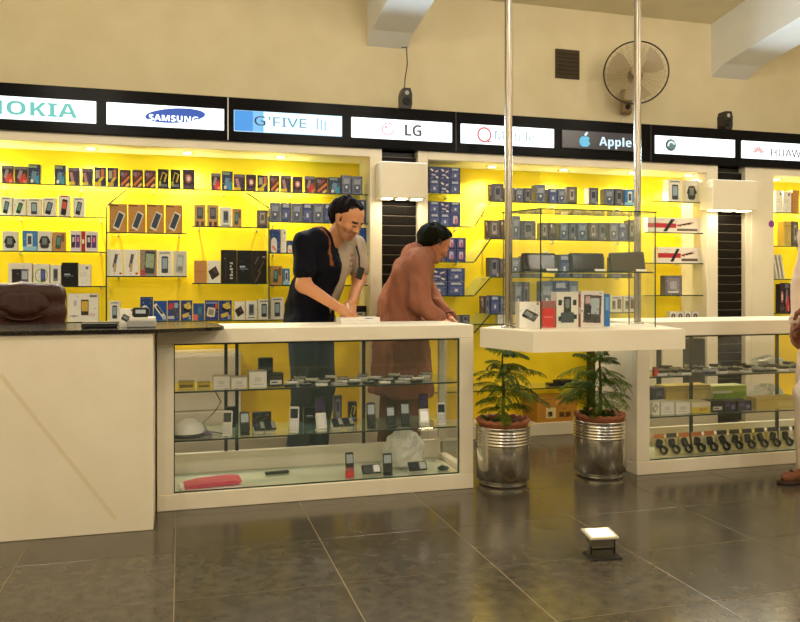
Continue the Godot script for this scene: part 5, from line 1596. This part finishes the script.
func floor_lamp() -> void:
	var p := P(602.5, 558, -2.8)
	var t := thing("floor_spotlight", "small square floodlight shining upward on the tiled floor", "lamp", Vector3(p.x, 0, -2.8), -0.12)
	var grey := material(Color8(120, 112, 96), 0.35, 0.6)
	mi("base_plate", bev(Vector3(0.13, 0.008, 0.10), 0.002), M.dark, t, Vector3(0, 0.004, 0))
	for s in [-1, 1]:
		mi("bracket_leg", bev(Vector3(0.006, 0.07, 0.014), 0.001), M.dark, t, Vector3(s * 0.05, 0.043, 0))
		mi("clamp_screw", tube([Vector3(s * 0.046, 0.075, 0), Vector3(s * 0.062, 0.075, 0)], 0.008, 10), M.steel, t)
	mi("bracket_bar", bev(Vector3(0.1, 0.006, 0.014), 0.001), M.dark, t, Vector3(0, 0.03, 0))
	var h := Node3D.new()
	h.name = "lamp_head"
	t.add_child(h)
	h.position = Vector3(-0.012, 0.078, 0)
	h.rotation.x = 0.1
	mi("housing", prism([Vector2(-0.046, -0.036), Vector2(0.046, -0.036), Vector2(0.046, 0.036), Vector2(-0.046, 0.036)], -0.025, 0.01), grey, h)
	mi("front_frame", bev(Vector3(0.122, 0.009, 0.1), 0.0015), material(Color8(206, 196, 172), 0.4), h, Vector3(0, 0.0145, 0))
	mi("lamp_glass", bev(Vector3(0.096, 0.003, 0.074), 0.0008), glow(Color(1.0, 0.9, 0.68), 3.0), h, Vector3(0, 0.02, 0))
	area(Vector3(0, 0.032, 0), Vector3(PI / 2, 0, 0), Vector2(0.1, 0.08), Color(1.0, 0.9, 0.68), 0.08, h)
	var cb := mi("power_lead", tube([Vector3(0, -0.01, -0.03), Vector3(0.01, -0.05, -0.06), Vector3(0.05, -0.079, -0.08)], 0.003, 6), M.dark, h)
	cb.name = "power_lead"

# ------------------------------------------------------------------ people

var G := {}

func net_begin() -> void:
	G = {"v": PackedVector3Array(), "n": PackedVector3Array(), "c": PackedColorArray(), "i": PackedInt32Array()}

func net_mesh(base: Vector3) -> ArrayMesh:
	var v: PackedVector3Array = G.v
	var n: PackedVector3Array = G.n
	for k in v.size():
		v[k] -= base
		n[k] = n[k].normalized()
	var a := []
	a.resize(Mesh.ARRAY_MAX)
	a[Mesh.ARRAY_VERTEX] = v
	a[Mesh.ARRAY_NORMAL] = n
	a[Mesh.ARRAY_COLOR] = G.c
	a[Mesh.ARRAY_INDEX] = G.i
	var me := ArrayMesh.new()
	me.add_surface_from_arrays(Mesh.PRIMITIVE_TRIANGLES, a)
	return me

func net_add(caps: Array, k: float, cell: float, paint: Callable, clips := [], wrinkle := 0.0, wfreq := 6.0, ragged := false) -> void:
	# caps: [a, b, radius at a, radius at b] joined by a smooth minimum; clips: [normal, distance] cuts where normal.p > distance, [centre, radius, 0] scoops a ball out
	var m := caps.size()
	var A := PackedVector3Array()
	var BA := PackedVector3Array()
	var IL := PackedFloat32Array()
	var RA := PackedFloat32Array()
	var DR := PackedFloat32Array()
	var lo := Vector3.ONE * 1e6
	var hi := -lo
	for c in caps:
		var a: Vector3 = c[0]
		var b: Vector3 = c[1]
		A.append(a)
		BA.append(b - a)
		IL.append(1.0 / maxf((b - a).length_squared(), 1e-8))
		RA.append(c[2])
		DR.append(c[3] - c[2])
		var r: float = maxf(c[2], c[3]) + k * 0.3 + wrinkle + cell * 1.5
		lo = lo.min(a - Vector3.ONE * r).min(b - Vector3.ONE * r)
		hi = hi.max(a + Vector3.ONE * r).max(b + Vector3.ONE * r)
	var nz3 := FastNoiseLite.new()
	nz3.seed = 4
	nz3.frequency = wfreq
	nz3.fractal_octaves = 2
	var field := func(p: Vector3) -> float:
		var d := 1e3
		for i in m:
			var pa := p - A[i]
			var h := clampf(pa.dot(BA[i]) * IL[i], 0.0, 1.0)
			var e := (pa - BA[i] * h).length() - RA[i] - DR[i] * h
			var t := k - absf(d - e)
			d = minf(d, e)
			if t > 0.0: d -= t * t * 0.25 / k
		if wrinkle > 0.0 and absf(d) < 0.08: d += wrinkle * (nz3.get_noise_3d(p.x + p.y * 0.25, p.y * 0.3, p.z) - 0.35 + 0.35 * absf(nz3.get_noise_3d(p.x * 1.5 + p.y * 1.3, p.y * 0.8, p.z * 1.5 + 3.0)))
		for q in clips:
			if q.size() > 2: d = maxf(d, q[1] - p.distance_to(q[0]))
			else: d = maxf(d, p.dot(q[0]) - q[1] + (0.012 * nz3.get_noise_3dv(p) if ragged else 0.0))
		return d
	var B := 4
	var size := hi - lo
	var bx := int(size.x / cell / B) + 1
	var by := int(size.y / cell / B) + 1
	var bz := int(size.z / cell / B) + 1
	var nx := bx * B
	var ny := by * B
	var nz := bz * B
	var val := PackedFloat32Array()
	val.resize(nx * ny * nz)
	val.fill(1.0)
	var live := []
	var reach := cell * (B * 0.87 + 1.9) + k * 0.25 + wrinkle
	for z in bz:
		for y in by:
			for x in bx:
				var d: float = field.call(lo + Vector3(x + 0.5, y + 0.5, z + 0.5) * cell * B)
				if absf(d) > reach:
					if d < 0.0:
						for zz in B:
							for yy in B:
								for xx in B: val[(x * B + xx) + nx * ((y * B + yy) + ny * (z * B + zz))] = -1.0
					continue
				live.append(Vector3i(x, y, z))
				for zz in B:
					for yy in B:
						for xx in B:
							var gx := x * B + xx
							var gy := y * B + yy
							var gz := z * B + zz
							val[gx + nx * (gy + ny * gz)] = field.call(lo + Vector3(gx, gy, gz) * cell)
	var vid := {}
	var V: PackedVector3Array = G.v
	var N: PackedVector3Array = G.n
	var C: PackedColorArray = G.c
	var I: PackedInt32Array = G.i
	var off := [0, 1, nx, nx + 1, nx * ny, nx * ny + 1, nx * ny + nx, nx * ny + nx + 1]
	var edges := [[0, 1], [2, 3], [4, 5], [6, 7], [0, 2], [1, 3], [4, 6], [5, 7], [0, 4], [1, 5], [2, 6], [3, 7]]
	for b in live:
		for zz in B:
			for yy in B:
				for xx in B:
					var gx: int = b.x * B + xx
					var gy: int = b.y * B + yy
					var gz: int = b.z * B + zz
					if gx >= nx - 1 or gy >= ny - 1 or gz >= nz - 1: continue
					var id := gx + nx * (gy + ny * gz)
					var s := 0
					for q in 8:
						if val[id + off[q]] < 0.0: s += 1
					if s == 0 or s == 8: continue
					var sum := Vector3.ZERO
					var cnt := 0
					for e in edges:
						var va := val[id + off[e[0]]]
						var vb := val[id + off[e[1]]]
						if (va < 0.0) == (vb < 0.0): continue
						var t := va / (va - vb)
						var pa := Vector3(e[0] & 1, (e[0] >> 1) & 1, e[0] >> 2)
						var pb := Vector3(e[1] & 1, (e[1] >> 1) & 1, e[1] >> 2)
						sum += pa.lerp(pb, t)
						cnt += 1
					var p := lo + (Vector3(gx, gy, gz) + sum / cnt) * cell
					vid[id] = V.size()
					V.append(p)
					N.append(Vector3.ZERO)
					C.append(paint.call(p))
	var step := [1, nx, nx * ny]
	for b in live:
		for zz in B:
			for yy in B:
				for xx in B:
					var gx: int = b.x * B + xx
					var gy: int = b.y * B + yy
					var gz: int = b.z * B + zz
					if gx < 1 or gy < 1 or gz < 1 or gx >= nx - 1 or gy >= ny - 1 or gz >= nz - 1: continue
					var id := gx + nx * (gy + ny * gz)
					for ax in 3:
						var inside := val[id] < 0.0
						if inside == (val[id + step[ax]] < 0.0): continue
						var j: int = step[(ax + 1) % 3]
						var kk: int = step[(ax + 2) % 3]
						if not (vid.has(id - j - kk) and vid.has(id - kk) and vid.has(id) and vid.has(id - j)): continue
						var q := [vid[id - j - kk], vid[id - kk], vid[id], vid[id - j]]
						if inside: q.reverse()
						# q now runs clockwise seen from outside
						var nn: Vector3 = (V[q[2]] - V[q[0]]).cross(V[q[1]] - V[q[3]])
						for w in q: N[w] += nn
						I.append_array(PackedInt32Array([q[0], q[1], q[2], q[0], q[2], q[3]]))
	G.v = V
	G.n = N
	G.c = C
	G.i = I

func lin(r: int, g: int, b: int) -> Color:
	return Color8(r, g, b).srgb_to_linear()

func vcol(rough: float) -> StandardMaterial3D:
	var m := StandardMaterial3D.new()
	m.vertex_color_use_as_albedo = true
	m.roughness = rough
	m.metallic_specular = 0.25 if rough > 0.7 else 0.4
	return m

func head_caps(T: Transform3D) -> Array:
	var raw := [[Vector3(0, .038, -.028), Vector3(0, .042, .016), .081, .076], [Vector3(0, 0, .03), Vector3(0, -.06, .036), .064, .046],
		[Vector3(-.022, -.088, .05), Vector3(.022, -.088, .05), .026, .026], [Vector3(-.046, -.03, .0), Vector3(-.026, -.08, .034), .026, .024], [Vector3(.046, -.03, .0), Vector3(.026, -.08, .034), .026, .024],
		[Vector3(0, .008, .09), Vector3(0, -.03, .105), .008, .012], [Vector3(-.013, -.033, .09), Vector3(.013, -.033, .09), .009, .009], [Vector3(-.034, .022, .078), Vector3(.034, .022, .078), .013, .013],
		[Vector3(-.077, -.015, -.006), Vector3(-.081, .018, -.014), .01, .014], [Vector3(.077, -.015, -.006), Vector3(.081, .018, -.014), .01, .014],
		[Vector3(-.04, -.02, .06), Vector3(-.04, -.02, .061), .024, .024], [Vector3(.04, -.02, .06), Vector3(.04, -.02, .061), .024, .024],
		[Vector3(-.017, -.06, .082), Vector3(.017, -.06, .082), .0085, .0085], [Vector3(-.03, .001, .073), Vector3(-.03, .001, .074), .014, .014], [Vector3(.03, .001, .073), Vector3(.03, .001, .074), .014, .014]]
	var out := []
	for c in raw: out.append([T * c[0], T * c[1], c[2], c[3]])
	return out

func head_paint(T: Transform3D, skin: Color, beard: float, hairc: Color, edge := 0.09) -> Callable:
	var inv := T.affine_inverse()
	return func(w: Vector3) -> Color:
		var p := inv * w
		var ax := absf(p.x)
		if ax > 0.058 and p.z > -0.02 and p.z < 0.014 and p.y > -0.012 and p.y < 0.06 and ax < 0.074: return hairc
		if p.dot(Vector3(0, -0.667, 0.745)) < Vector3(0, edge, 0.07).dot(Vector3(0, -0.667, 0.745)) + 0.006: return hairc
		if p.z > 0.06 and p.y > 0.014 and p.y < 0.027 and ax > 0.012 and ax < 0.05: return hairc
		if p.z > 0.07 and absf(p.y + 0.003) < 0.0042 and absf(ax - 0.03) < 0.014: return lin(44, 28, 22)
		if p.z > 0.07 and absf(p.y + 0.06) < 0.008 and ax < 0.024: return skin.lerp(lin(140, 66, 56), 0.7)
		var c := skin
		if p.y < -0.03 and p.z > -0.01 and not (p.y > -0.05 and ax > 0.035 and p.z > 0.06): c = skin.lerp(hairc, beard)
		if p.z > 0.06 and p.y < -0.043 and p.y > -0.053 and ax < 0.03: c = skin.lerp(hairc, minf(1.0, beard * 1.6))
		return c

func hair_caps(T: Transform3D, grow: float) -> Array:
	var raw := [[Vector3(0, .042, -.03), Vector3(0, .05, .012), .083 + grow, .079 + grow], [Vector3(-.03, .03, -.05), Vector3(.03, .03, -.05), .066, .066], [Vector3(0, -.03, -.055), Vector3(0, -.05, -.05), .05, .04]]
	var out := []
	for c in raw: out.append([T * c[0], T * c[1], c[2], c[3]])
	return out

func hair_clips(T: Transform3D, front_y: float, temple := 0.02) -> Array:
	# the hairline: from the forehead down behind the ears
	var n := Vector3(0, -0.667, 0.745)
	var p := Vector3(0, front_y, 0.07)
	var nw := (T.basis * n).normalized()
	return [[nw, nw.dot(T * p)], [T * Vector3(0.052, 0.088, 0.062), temple, 0], [T * Vector3(-0.052, 0.088, 0.062), temple, 0], [T * Vector3(0.088, -0.004, -0.006), 0.03, 0], [T * Vector3(-0.088, -0.004, -0.006), 0.03, 0]]

func hand_caps(wrist: Vector3, fwd: Vector3, back: Vector3, right_hand: bool, curl: float) -> Array:
	# fwd: along the fingers, back: out of the back of the hand
	fwd = fwd.normalized()
	var side := fwd.cross(back).normalized()      # towards the right of a hand seen from its back, fingers up
	back = side.cross(fwd).normalized()
	var thumb := -side if right_hand else side
	var out := []
	var at := func(f: float, t: float, b: float) -> Vector3: return wrist + fwd * f + thumb * t + back * b
	out.append([at.call(-0.02, 0, 0), at.call(0.03, 0.012, 0), .026, .022])
	out.append([at.call(0.03, 0.022, 0), at.call(0.08, 0.024, 0.002), .019, .014])
	out.append([at.call(0.03, -0.016, 0), at.call(0.076, -0.024, 0.0), .019, .0135])
	out.append([at.call(0.03, 0, 0), at.call(0.082, 0.0, 0.003), .02, .015])
	var roots := [[0.03, 0.084, 0.072], [0.011, 0.088, 0.08], [-0.01, 0.085, 0.074], [-0.029, 0.077, 0.058]]
	for k in 4:
		var r: Array = roots[k]
		var p: Vector3 = at.call(r[1] - 0.01, r[0], 0.002)
		var a := 0.15 + curl * 0.5
		for seg in 3:
			var l: float = r[2] * [0.46, 0.3, 0.24][seg]
			var d: Vector3 = (fwd * cos(a) - back * sin(a) + thumb * r[0] * 1.2).normalized()
			var q: Vector3 = p + d * l
			out.append([p, q, .0092 - seg * .0008, .0086 - seg * .0009])
			p = q
			a += curl * [0.9, 0.7, 0.4][seg]
	var b0: Vector3 = at.call(0.018, 0.026, -0.002)
	var b1: Vector3 = at.call(0.05, 0.046, -0.014 - 0.02 * curl)
	var b2: Vector3 = at.call(0.08, 0.044, -0.024 - 0.026 * curl)
	out.append([b0, b1, .014, .011])
	out.append([b1, b2, .0105, .0085])
	return out

func limbs(J: Dictionary) -> Array:
	var mid: Vector3 = (J.hl + J.hr) * 0.5
	var ch: Vector3 = J.neck.lerp(mid, 0.34)
	var c := [[J.neck.lerp(J.head, 0.1) - Vector3(0, 0.02, 0), J.neck.lerp(J.head, 0.75), .056, .052], [J.sl, J.sr, .056, .056],
		[J.neck.lerp(J.sl, .5), ch.lerp(J.sl, .28), .075, .1], [J.neck.lerp(J.sr, .5), ch.lerp(J.sr, .28), .075, .1],
		[ch.lerp(J.sl, .28), mid.lerp(J.hl, .6) + Vector3(0, .12, 0), .105, .1], [ch.lerp(J.sr, .28), mid.lerp(J.hr, .6) + Vector3(0, .12, 0), .105, .1],
		[ch, mid + Vector3(0, .08, 0), .115, .12], [J.hl, J.hr, .105, .105]]
	for s in ["l", "r"]:
		c.append([J["s" + s], J["e" + s], .053, .042])
		c.append([J["e" + s], J["w" + s], .042, .027])
		c.append([J["h" + s], J["k" + s], .088, .058])
		c.append([J["k" + s], J["a" + s], .056, .038])
		c.append([J["a" + s] - Vector3(0, .035, 0), J["t" + s], .036, .028])
	return c

func under(caps: Array, clothed_arms: bool) -> Array:
	# the parts of the body that clothes cover, drawn in a little so that the cloth lies over them
	var out := []
	for k in caps.size():
		var c: Array = caps[k].duplicate()
		var part := (k - 8) % 5 if k >= 8 else -1
		if k > 0 and k < 8 or part == 2 or part == 3 or clothed_arms and part == 0:
			c[2] -= 0.016
			c[3] -= 0.016
		elif part == 0:
			c[2] -= 0.012
		elif part == 1 and clothed_arms:
			c[2] -= 0.014
			c[3] -= 0.004
		out.append(c)
	return out

func legs_for(J: Dictionary, f: Vector3, left: Vector3, pelvis: Vector3, stride := 0.0) -> void:
	for s in [["l", 1.0], ["r", -1.0]]:
		var h: Vector3 = pelvis + left * 0.085 * s[1]
		J["h" + s[0]] = h
		J["k" + s[0]] = Vector3(h.x, 0.48, h.z) + left * 0.02 * s[1] + f * (0.03 + stride * s[1] * 0.5)
		J["a" + s[0]] = Vector3(h.x, 0.085, h.z) + left * 0.03 * s[1] + f * stride * s[1] - f * 0.02
		J["t" + s[0]] = Vector3(h.x, 0.03, h.z) + left * 0.05 * s[1] + f * (0.15 + stride * s[1])

func make_people() -> void:
	man_in_black()
	man_in_brown()
	person_at_edge()

func man_in_black() -> void:
	var f := Vector3(0.74, 0, 0.67).normalized()
	var left := Vector3(f.z, 0, -f.x)
	var J := {}
	var pelvis := P(310, 326, -4.74)
	J.neck = P(331.5, 239, -4.6)
	J.sr = P(305, 246, -4.5)
	J.sl = P(354, 246, -4.78)
	J.er = P(303.5, 285, -4.42)
	J.wr = P(339, 308, -4.27)
	J.el = P(359, 279, -4.74)
	J.wl = P(352, 303, -4.52)
	legs_for(J, f, left, pelvis)
	var hd := P(347, 219.5, -4.5)
	J.head = hd
	var hf := Vector3(0.56, -0.5, 0.68).normalized()
	var hl := Vector3.UP.cross(hf).normalized()
	var T := Transform3D(Basis(hl, hf.cross(hl), hf), hd)
	var base := Vector3(pelvis.x, 0, pelvis.z)
	var t := thing("person", "man in black and grey T-shirt leaning over the counter, writing", "person", base)
	var skin := lin(196, 136, 96)
	var hairc := lin(26, 19, 15)
	net_begin()
	var plain := func(_p: Vector3) -> Color: return skin
	net_add(under(limbs(J), false), 0.03, 0.013, plain)
	net_add(head_caps(T), 0.016, 0.0045, head_paint(T, skin, 0.42, hairc, 0.125))
	net_add(hand_caps(J.wr, P(352, 315, -4.2) - J.wr, Vector3(-0.25, 0.9, 0.35), true, 0.75), 0.008, 0.0042, plain)
	net_add(hand_caps(J.wl, P(349, 318, -4.42) - J.wl, Vector3(0.5, 0.8, 0.0), false, 0.6), 0.008, 0.0045, plain)
	var sm := vcol(0.5)
	mi("body", net_mesh(base), sm, t)
	# hair
	net_begin()
	net_add(hair_caps(T, 0.003), 0.02, 0.006, func(_p): return hairc, hair_clips(T, 0.1, 0.034), 0.012, 22.0, true)
	mi("hair", net_mesh(base), vcol(0.85), t)
	# T-shirt
	var caps := []
	for c in limbs(J).slice(1, 8): caps.append([c[0], c[1], c[2] + 0.008, c[3] + 0.012])
	for s in ["l", "r"]: caps.append([J["s" + s], J["s" + s].lerp(J["e" + s], 0.62), 0.064, 0.066])
	var black := lin(15, 16, 22)
	var grey := lin(168, 150, 128)
	var pipe := lin(128, 78, 46)
	var nk: Vector3 = J.neck
	var paint := func(p: Vector3) -> Color:
		var l := (p - nk).dot(left)
		var fw := (p - nk).dot(f)
		var run := absf(l + 0.115 + 0.15 * (p.y - nk.y + 0.05))
		if run < 0.008 and p.y > nk.y - 0.16: return pipe
		if l > 0.005 and fw > -0.02 - l * 0.3:
			var w := Vector2(l - 0.1, p.y - nk.y + 0.13)
			if absf(w.x) < 0.03 and absf(w.y) < 0.04 and sin(w.x * 260.0) + sin(w.y * 190.0 + 1.0) > 0.2: return lin(120, 66, 60)
			return grey
		return black
	net_begin()
	var dn := Vector3(0, -1, 0)
	net_add(caps, 0.035, 0.011, paint, [[dn, -(pelvis.y + 0.0)]], 0.02, 7.0)
	mi("t_shirt", net_mesh(base), vcol(0.85), t).set_meta("label", "black T-shirt with grey front half and brown piping")
	# jeans and shoes
	caps = [[J.hl, J.hr, .102, .102]]
	for s in ["l", "r"]:
		caps.append([J["h" + s], J["k" + s], .092, .074])
		caps.append([J["k" + s], J["a" + s] - Vector3(0, 0.03, 0), .074, .064])
	net_begin()
	net_add(caps, 0.03, 0.016, func(_p): return lin(58, 62, 76), [], 0.01, 7.0)
	mi("jeans", net_mesh(base), vcol(0.9), t)
	net_begin()
	for s in ["l", "r"]: net_add([[J["a" + s] - Vector3(0, .045, 0), J["t" + s] + Vector3(0, 0.006, 0), .046, .036]], 0.02, 0.012, func(_p): return lin(40, 30, 24), [[dn, 0.0]])
	mi("shoes", net_mesh(base), vcol(0.4), t)
	# a tag on a dark strap on his far side
	var b0 := P(356.5, 246, -4.63)
	var b1 := P(359.5, 268, -4.6)
	mi("strap", tube([b0 - base, b0.lerp(b1, 0.5) - base + Vector3(0.006, 0, 0.006), b1 - base], 0.006, 6), M.rubber, t)
	mi("tag", bev(Vector3(0.045, 0.075, 0.008), 0.002), M.dark, t, P(360, 273, -4.59) - base, Vector3(0, 0.3, -0.35))
	# the pen in his hand
	var tip := P(351, 319.6, -4.2)
	var pen := thing("pen", "slim pen held by the man writing on the counter", "pen", tip)
	mi("barrel", tube([Vector3(0, 0.004, 0), Vector3(-0.012, 0.09, -0.05)], 0.004, 8), M.plastic_white, pen)
	mi("nib", tube([Vector3.ZERO, Vector3(0, 0.005, -0.002)], [0.001, 0.0035], 8), M.dark, pen)

func man_in_brown() -> void:
	var f := Vector3(0.97, 0, -0.22).normalized()
	var left := Vector3(f.z, 0, -f.x)
	var J := {}
	var pelvis := P(400, 326, -4.74)
	J.neck = P(417, 255, -4.7)
	J.sr = P(419, 265, -4.56)
	J.sl = P(413, 262, -4.88)
	J.er = P(419, 303, -4.52)
	J.wr = P(441, 320, -4.44)
	J.el = P(432, 298, -4.88)
	J.wl = P(450, 319, -4.66)
	legs_for(J, f, left, pelvis)
	var hd := P(434, 244, -4.68)
	J.head = hd
	var hf := Vector3(0.88, -0.44, -0.12).normalized()
	var hl := Vector3.UP.cross(hf).normalized()
	var T := Transform3D(Basis(hl, hf.cross(hl), hf), hd)
	var base := Vector3(pelvis.x, 0, pelvis.z)
	var t := thing("person", "man in long brown tunic bending over behind the counter", "person", base)
	var skin := lin(178, 112, 76)
	var hairc := lin(18, 13, 11)
	var plain := func(_p: Vector3) -> Color: return skin
	net_begin()
	net_add(under(limbs(J), true), 0.03, 0.015, plain)
	net_add(head_caps(T), 0.016, 0.0045, head_paint(T, skin, 0.12, hairc))
	net_add(hand_caps(J.wr, P(450, 327, -4.4) - J.wr, Vector3(0.3, 0.9, 0.3), true, 0.5), 0.008, 0.0045, plain)
	net_add(hand_caps(J.wl, P(458, 327, -4.6) - J.wl, Vector3(0.3, 0.9, -0.3), false, 0.5), 0.008, 0.0045, plain)
	mi("body", net_mesh(base), vcol(0.5), t)
	net_begin()
	net_add(hair_caps(T, 0.003), 0.02, 0.006, func(_p): return hairc, hair_clips(T, 0.084), 0.01, 22.0, true)
	mi("hair", net_mesh(base), vcol(0.85), t)
	tunic(t, base, J, f, lin(143, 92, 71), lin(124, 80, 62))

func tunic(t: Node3D, base: Vector3, J: Dictionary, f: Vector3, c1: Color, c2: Color) -> void:
	# a knee-long loose shirt, wide trousers and sandals
	var caps := []
	for c in limbs(J).slice(1, 8): caps.append([c[0], c[1], c[2] + 0.01, c[3] + 0.012])
	for s in ["l", "r"]:
		caps.append([J["s" + s], J["e" + s], 0.06, 0.055])
		caps.append([J["e" + s], J["e" + s].lerp(J["w" + s], 0.9), 0.054, 0.04])
		caps.append([J["h" + s], Vector3(J["h" + s].x, 0.42, J["h" + s].z) + (J["h" + s] - (J.hl + J.hr) * 0.5) * 0.4, .12, .135])
	var mid: Vector3 = (J.hl + J.hr) * 0.5
	caps.append([mid, Vector3(mid.x, 0.42, mid.z) + f * 0.03, .13, .14])
	caps.append([J.neck, J.neck.lerp(J.head, 0.3), .066, .064])
	net_begin()
	net_add(caps, 0.028, 0.012, func(_p): return c1, [[Vector3(0, -1, 0), -0.4]], 0.024, 7.0)
	var tn := mi("tunic", net_mesh(base), vcol(0.85), t)
	var trim := StandardMaterial3D.new()
	trim.albedo_color = Color(c1.r * 0.72, c1.g * 0.72, c1.b * 0.72).linear_to_srgb()
	trim.roughness = 0.85
	# collar band, cuffs and armhole seams
	var ring := func(at: Vector3, axis: Vector3, rr: float, tr: float, called: String):
		var u := axis.cross(Vector3(0.3, 0.2, 1.0)).normalized()
		var v := axis.cross(u).normalized()
		var pts := []
		for k in 25: pts.append(at - base + (u * cos(TAU * k / 24.0) + v * sin(TAU * k / 24.0)) * rr)
		mi(called, tube(pts, tr, 6, false), trim, tn)
	var nd: Vector3 = (J.head - J.neck).normalized()
	ring.call(J.neck + nd * 0.045, nd, 0.063, 0.012, "collar")
	for s in ["l", "r"]:
		var wd: Vector3 = (J["w" + s] - J["e" + s]).normalized()
		ring.call(J["e" + s].lerp(J["w" + s], 0.92), wd, 0.042, 0.008, "cuff")
		var sd: Vector3 = (J["e" + s] - J["s" + s]).normalized() * 0.5 + (J["s" + s] - J.neck).normalized()
		ring.call(J["s" + s] + sd.normalized() * 0.012, sd.normalized(), 0.067, 0.0035, "armhole_seam")
	caps = []
	for s in ["l", "r"]:
		caps.append([Vector3(J["h" + s].x, 0.6, J["h" + s].z), J["k" + s], .1, .1])
		caps.append([J["k" + s], J["a" + s], .1, .068])
	net_begin()
	net_add(caps, 0.03, 0.016, func(_p): return c2, [], 0.014, 5.0)
	mi("trousers", net_mesh(base), vcol(0.85), t)
	net_begin()
	for s in ["l", "r"]:
		var a: Vector3 = J["a" + s] - f * 0.05
		var tp: Vector3 = J["t" + s] + f * 0.02
		net_add([[Vector3(a.x, 0.012, a.z), Vector3(tp.x, 0.012, tp.z), .04, .046]], 0.01, 0.009, func(_p): return lin(52, 34, 24), [[Vector3(0, -1, 0), 0.0], [Vector3(0, 1, 0), 0.02]])
		var across := Vector3(f.z, 0, -f.x)
		var c: Vector3 = J["t" + s] - f * 0.03
		net_add([[Vector3(c.x, 0.012, c.z) - across * 0.045, Vector3(c.x, 0.062, c.z), .009, .011], [Vector3(c.x, 0.062, c.z), Vector3(c.x, 0.012, c.z) + across * 0.045, .011, .009]], 0.01, 0.006, func(_p): return lin(44, 28, 20), [[Vector3(0, -1, 0), 0.0]])
	mi("sandals", net_mesh(base), vcol(0.5), t)

func person_at_edge() -> void:
	var f := Vector3(-0.98, 0, 0.15).normalized()
	var left := Vector3(f.z, 0, -f.x)
	var J := {}
	var pelvis := P(842, 320, -3.45)
	pelvis.y = 0.92
	var up := func(p: Vector3, y: float) -> Vector3: return Vector3(p.x, y, p.z)
	J.neck = up.call(pelvis + f * 0.02, 1.42)
	J.sl = up.call(pelvis + left * 0.18, 1.38)
	J.sr = up.call(pelvis - left * 0.18, 1.38)
	J.el = up.call(pelvis + left * 0.22 + f * 0.06, 1.13)
	J.wl = P(808, 306, -3.3)
	J.er = up.call(pelvis - left * 0.22 + f * 0.02, 1.1)
	J.wr = up.call(pelvis - left * 0.2 + f * 0.1, 0.88)
	legs_for(J, f, left, pelvis, -0.11)
	var hd: Vector3 = up.call(pelvis + f * 0.05, 1.58)
	J.head = hd
	var hf := (f + Vector3(0, -0.1, 0)).normalized()
	var hl := Vector3.UP.cross(hf).normalized()
	var T := Transform3D(Basis(hl, hf.cross(hl), hf), hd)
	var base := Vector3(pelvis.x, 0, pelvis.z)
	var t := thing("person", "person in cream tunic and sandals at the right edge", "person", base)
	var skin := lin(120, 72, 48)
	var hairc := lin(18, 13, 11)
	var plain := func(_p: Vector3) -> Color: return skin
	net_begin()
	var lb := limbs(J)
	# bare feet show in the sandals
	for s in ["l", "r"]: lb.append([J["a" + s] - Vector3(0, .04, 0) - f * 0.03, J["t" + s] + Vector3(0, 0.008, 0) + f * 0.03, .034, .02])
	net_add(under(lb, true), 0.03, 0.016, plain)
	net_add(head_caps(T), 0.016, 0.006, head_paint(T, skin, 0.12, hairc))
	net_add(hand_caps(J.wl, P(803, 345, -3.28) - J.wl, left + Vector3(0, 0.1, 0), false, 0.35), 0.008, 0.0045, plain)
	net_add(hand_caps(J.wr, Vector3(0, -1, 0) + f * 0.2, -left, true, 0.35), 0.008, 0.0055, plain)
	mi("body", net_mesh(base), vcol(0.5), t)
	net_begin()
	net_add(hair_caps(T, 0.006), 0.02, 0.008, func(_p): return hairc, hair_clips(T, 0.085))
	mi("hair", net_mesh(base), vcol(0.85), t)
	tunic(t, base, J, f, lin(216, 190, 168), lin(222, 204, 184))
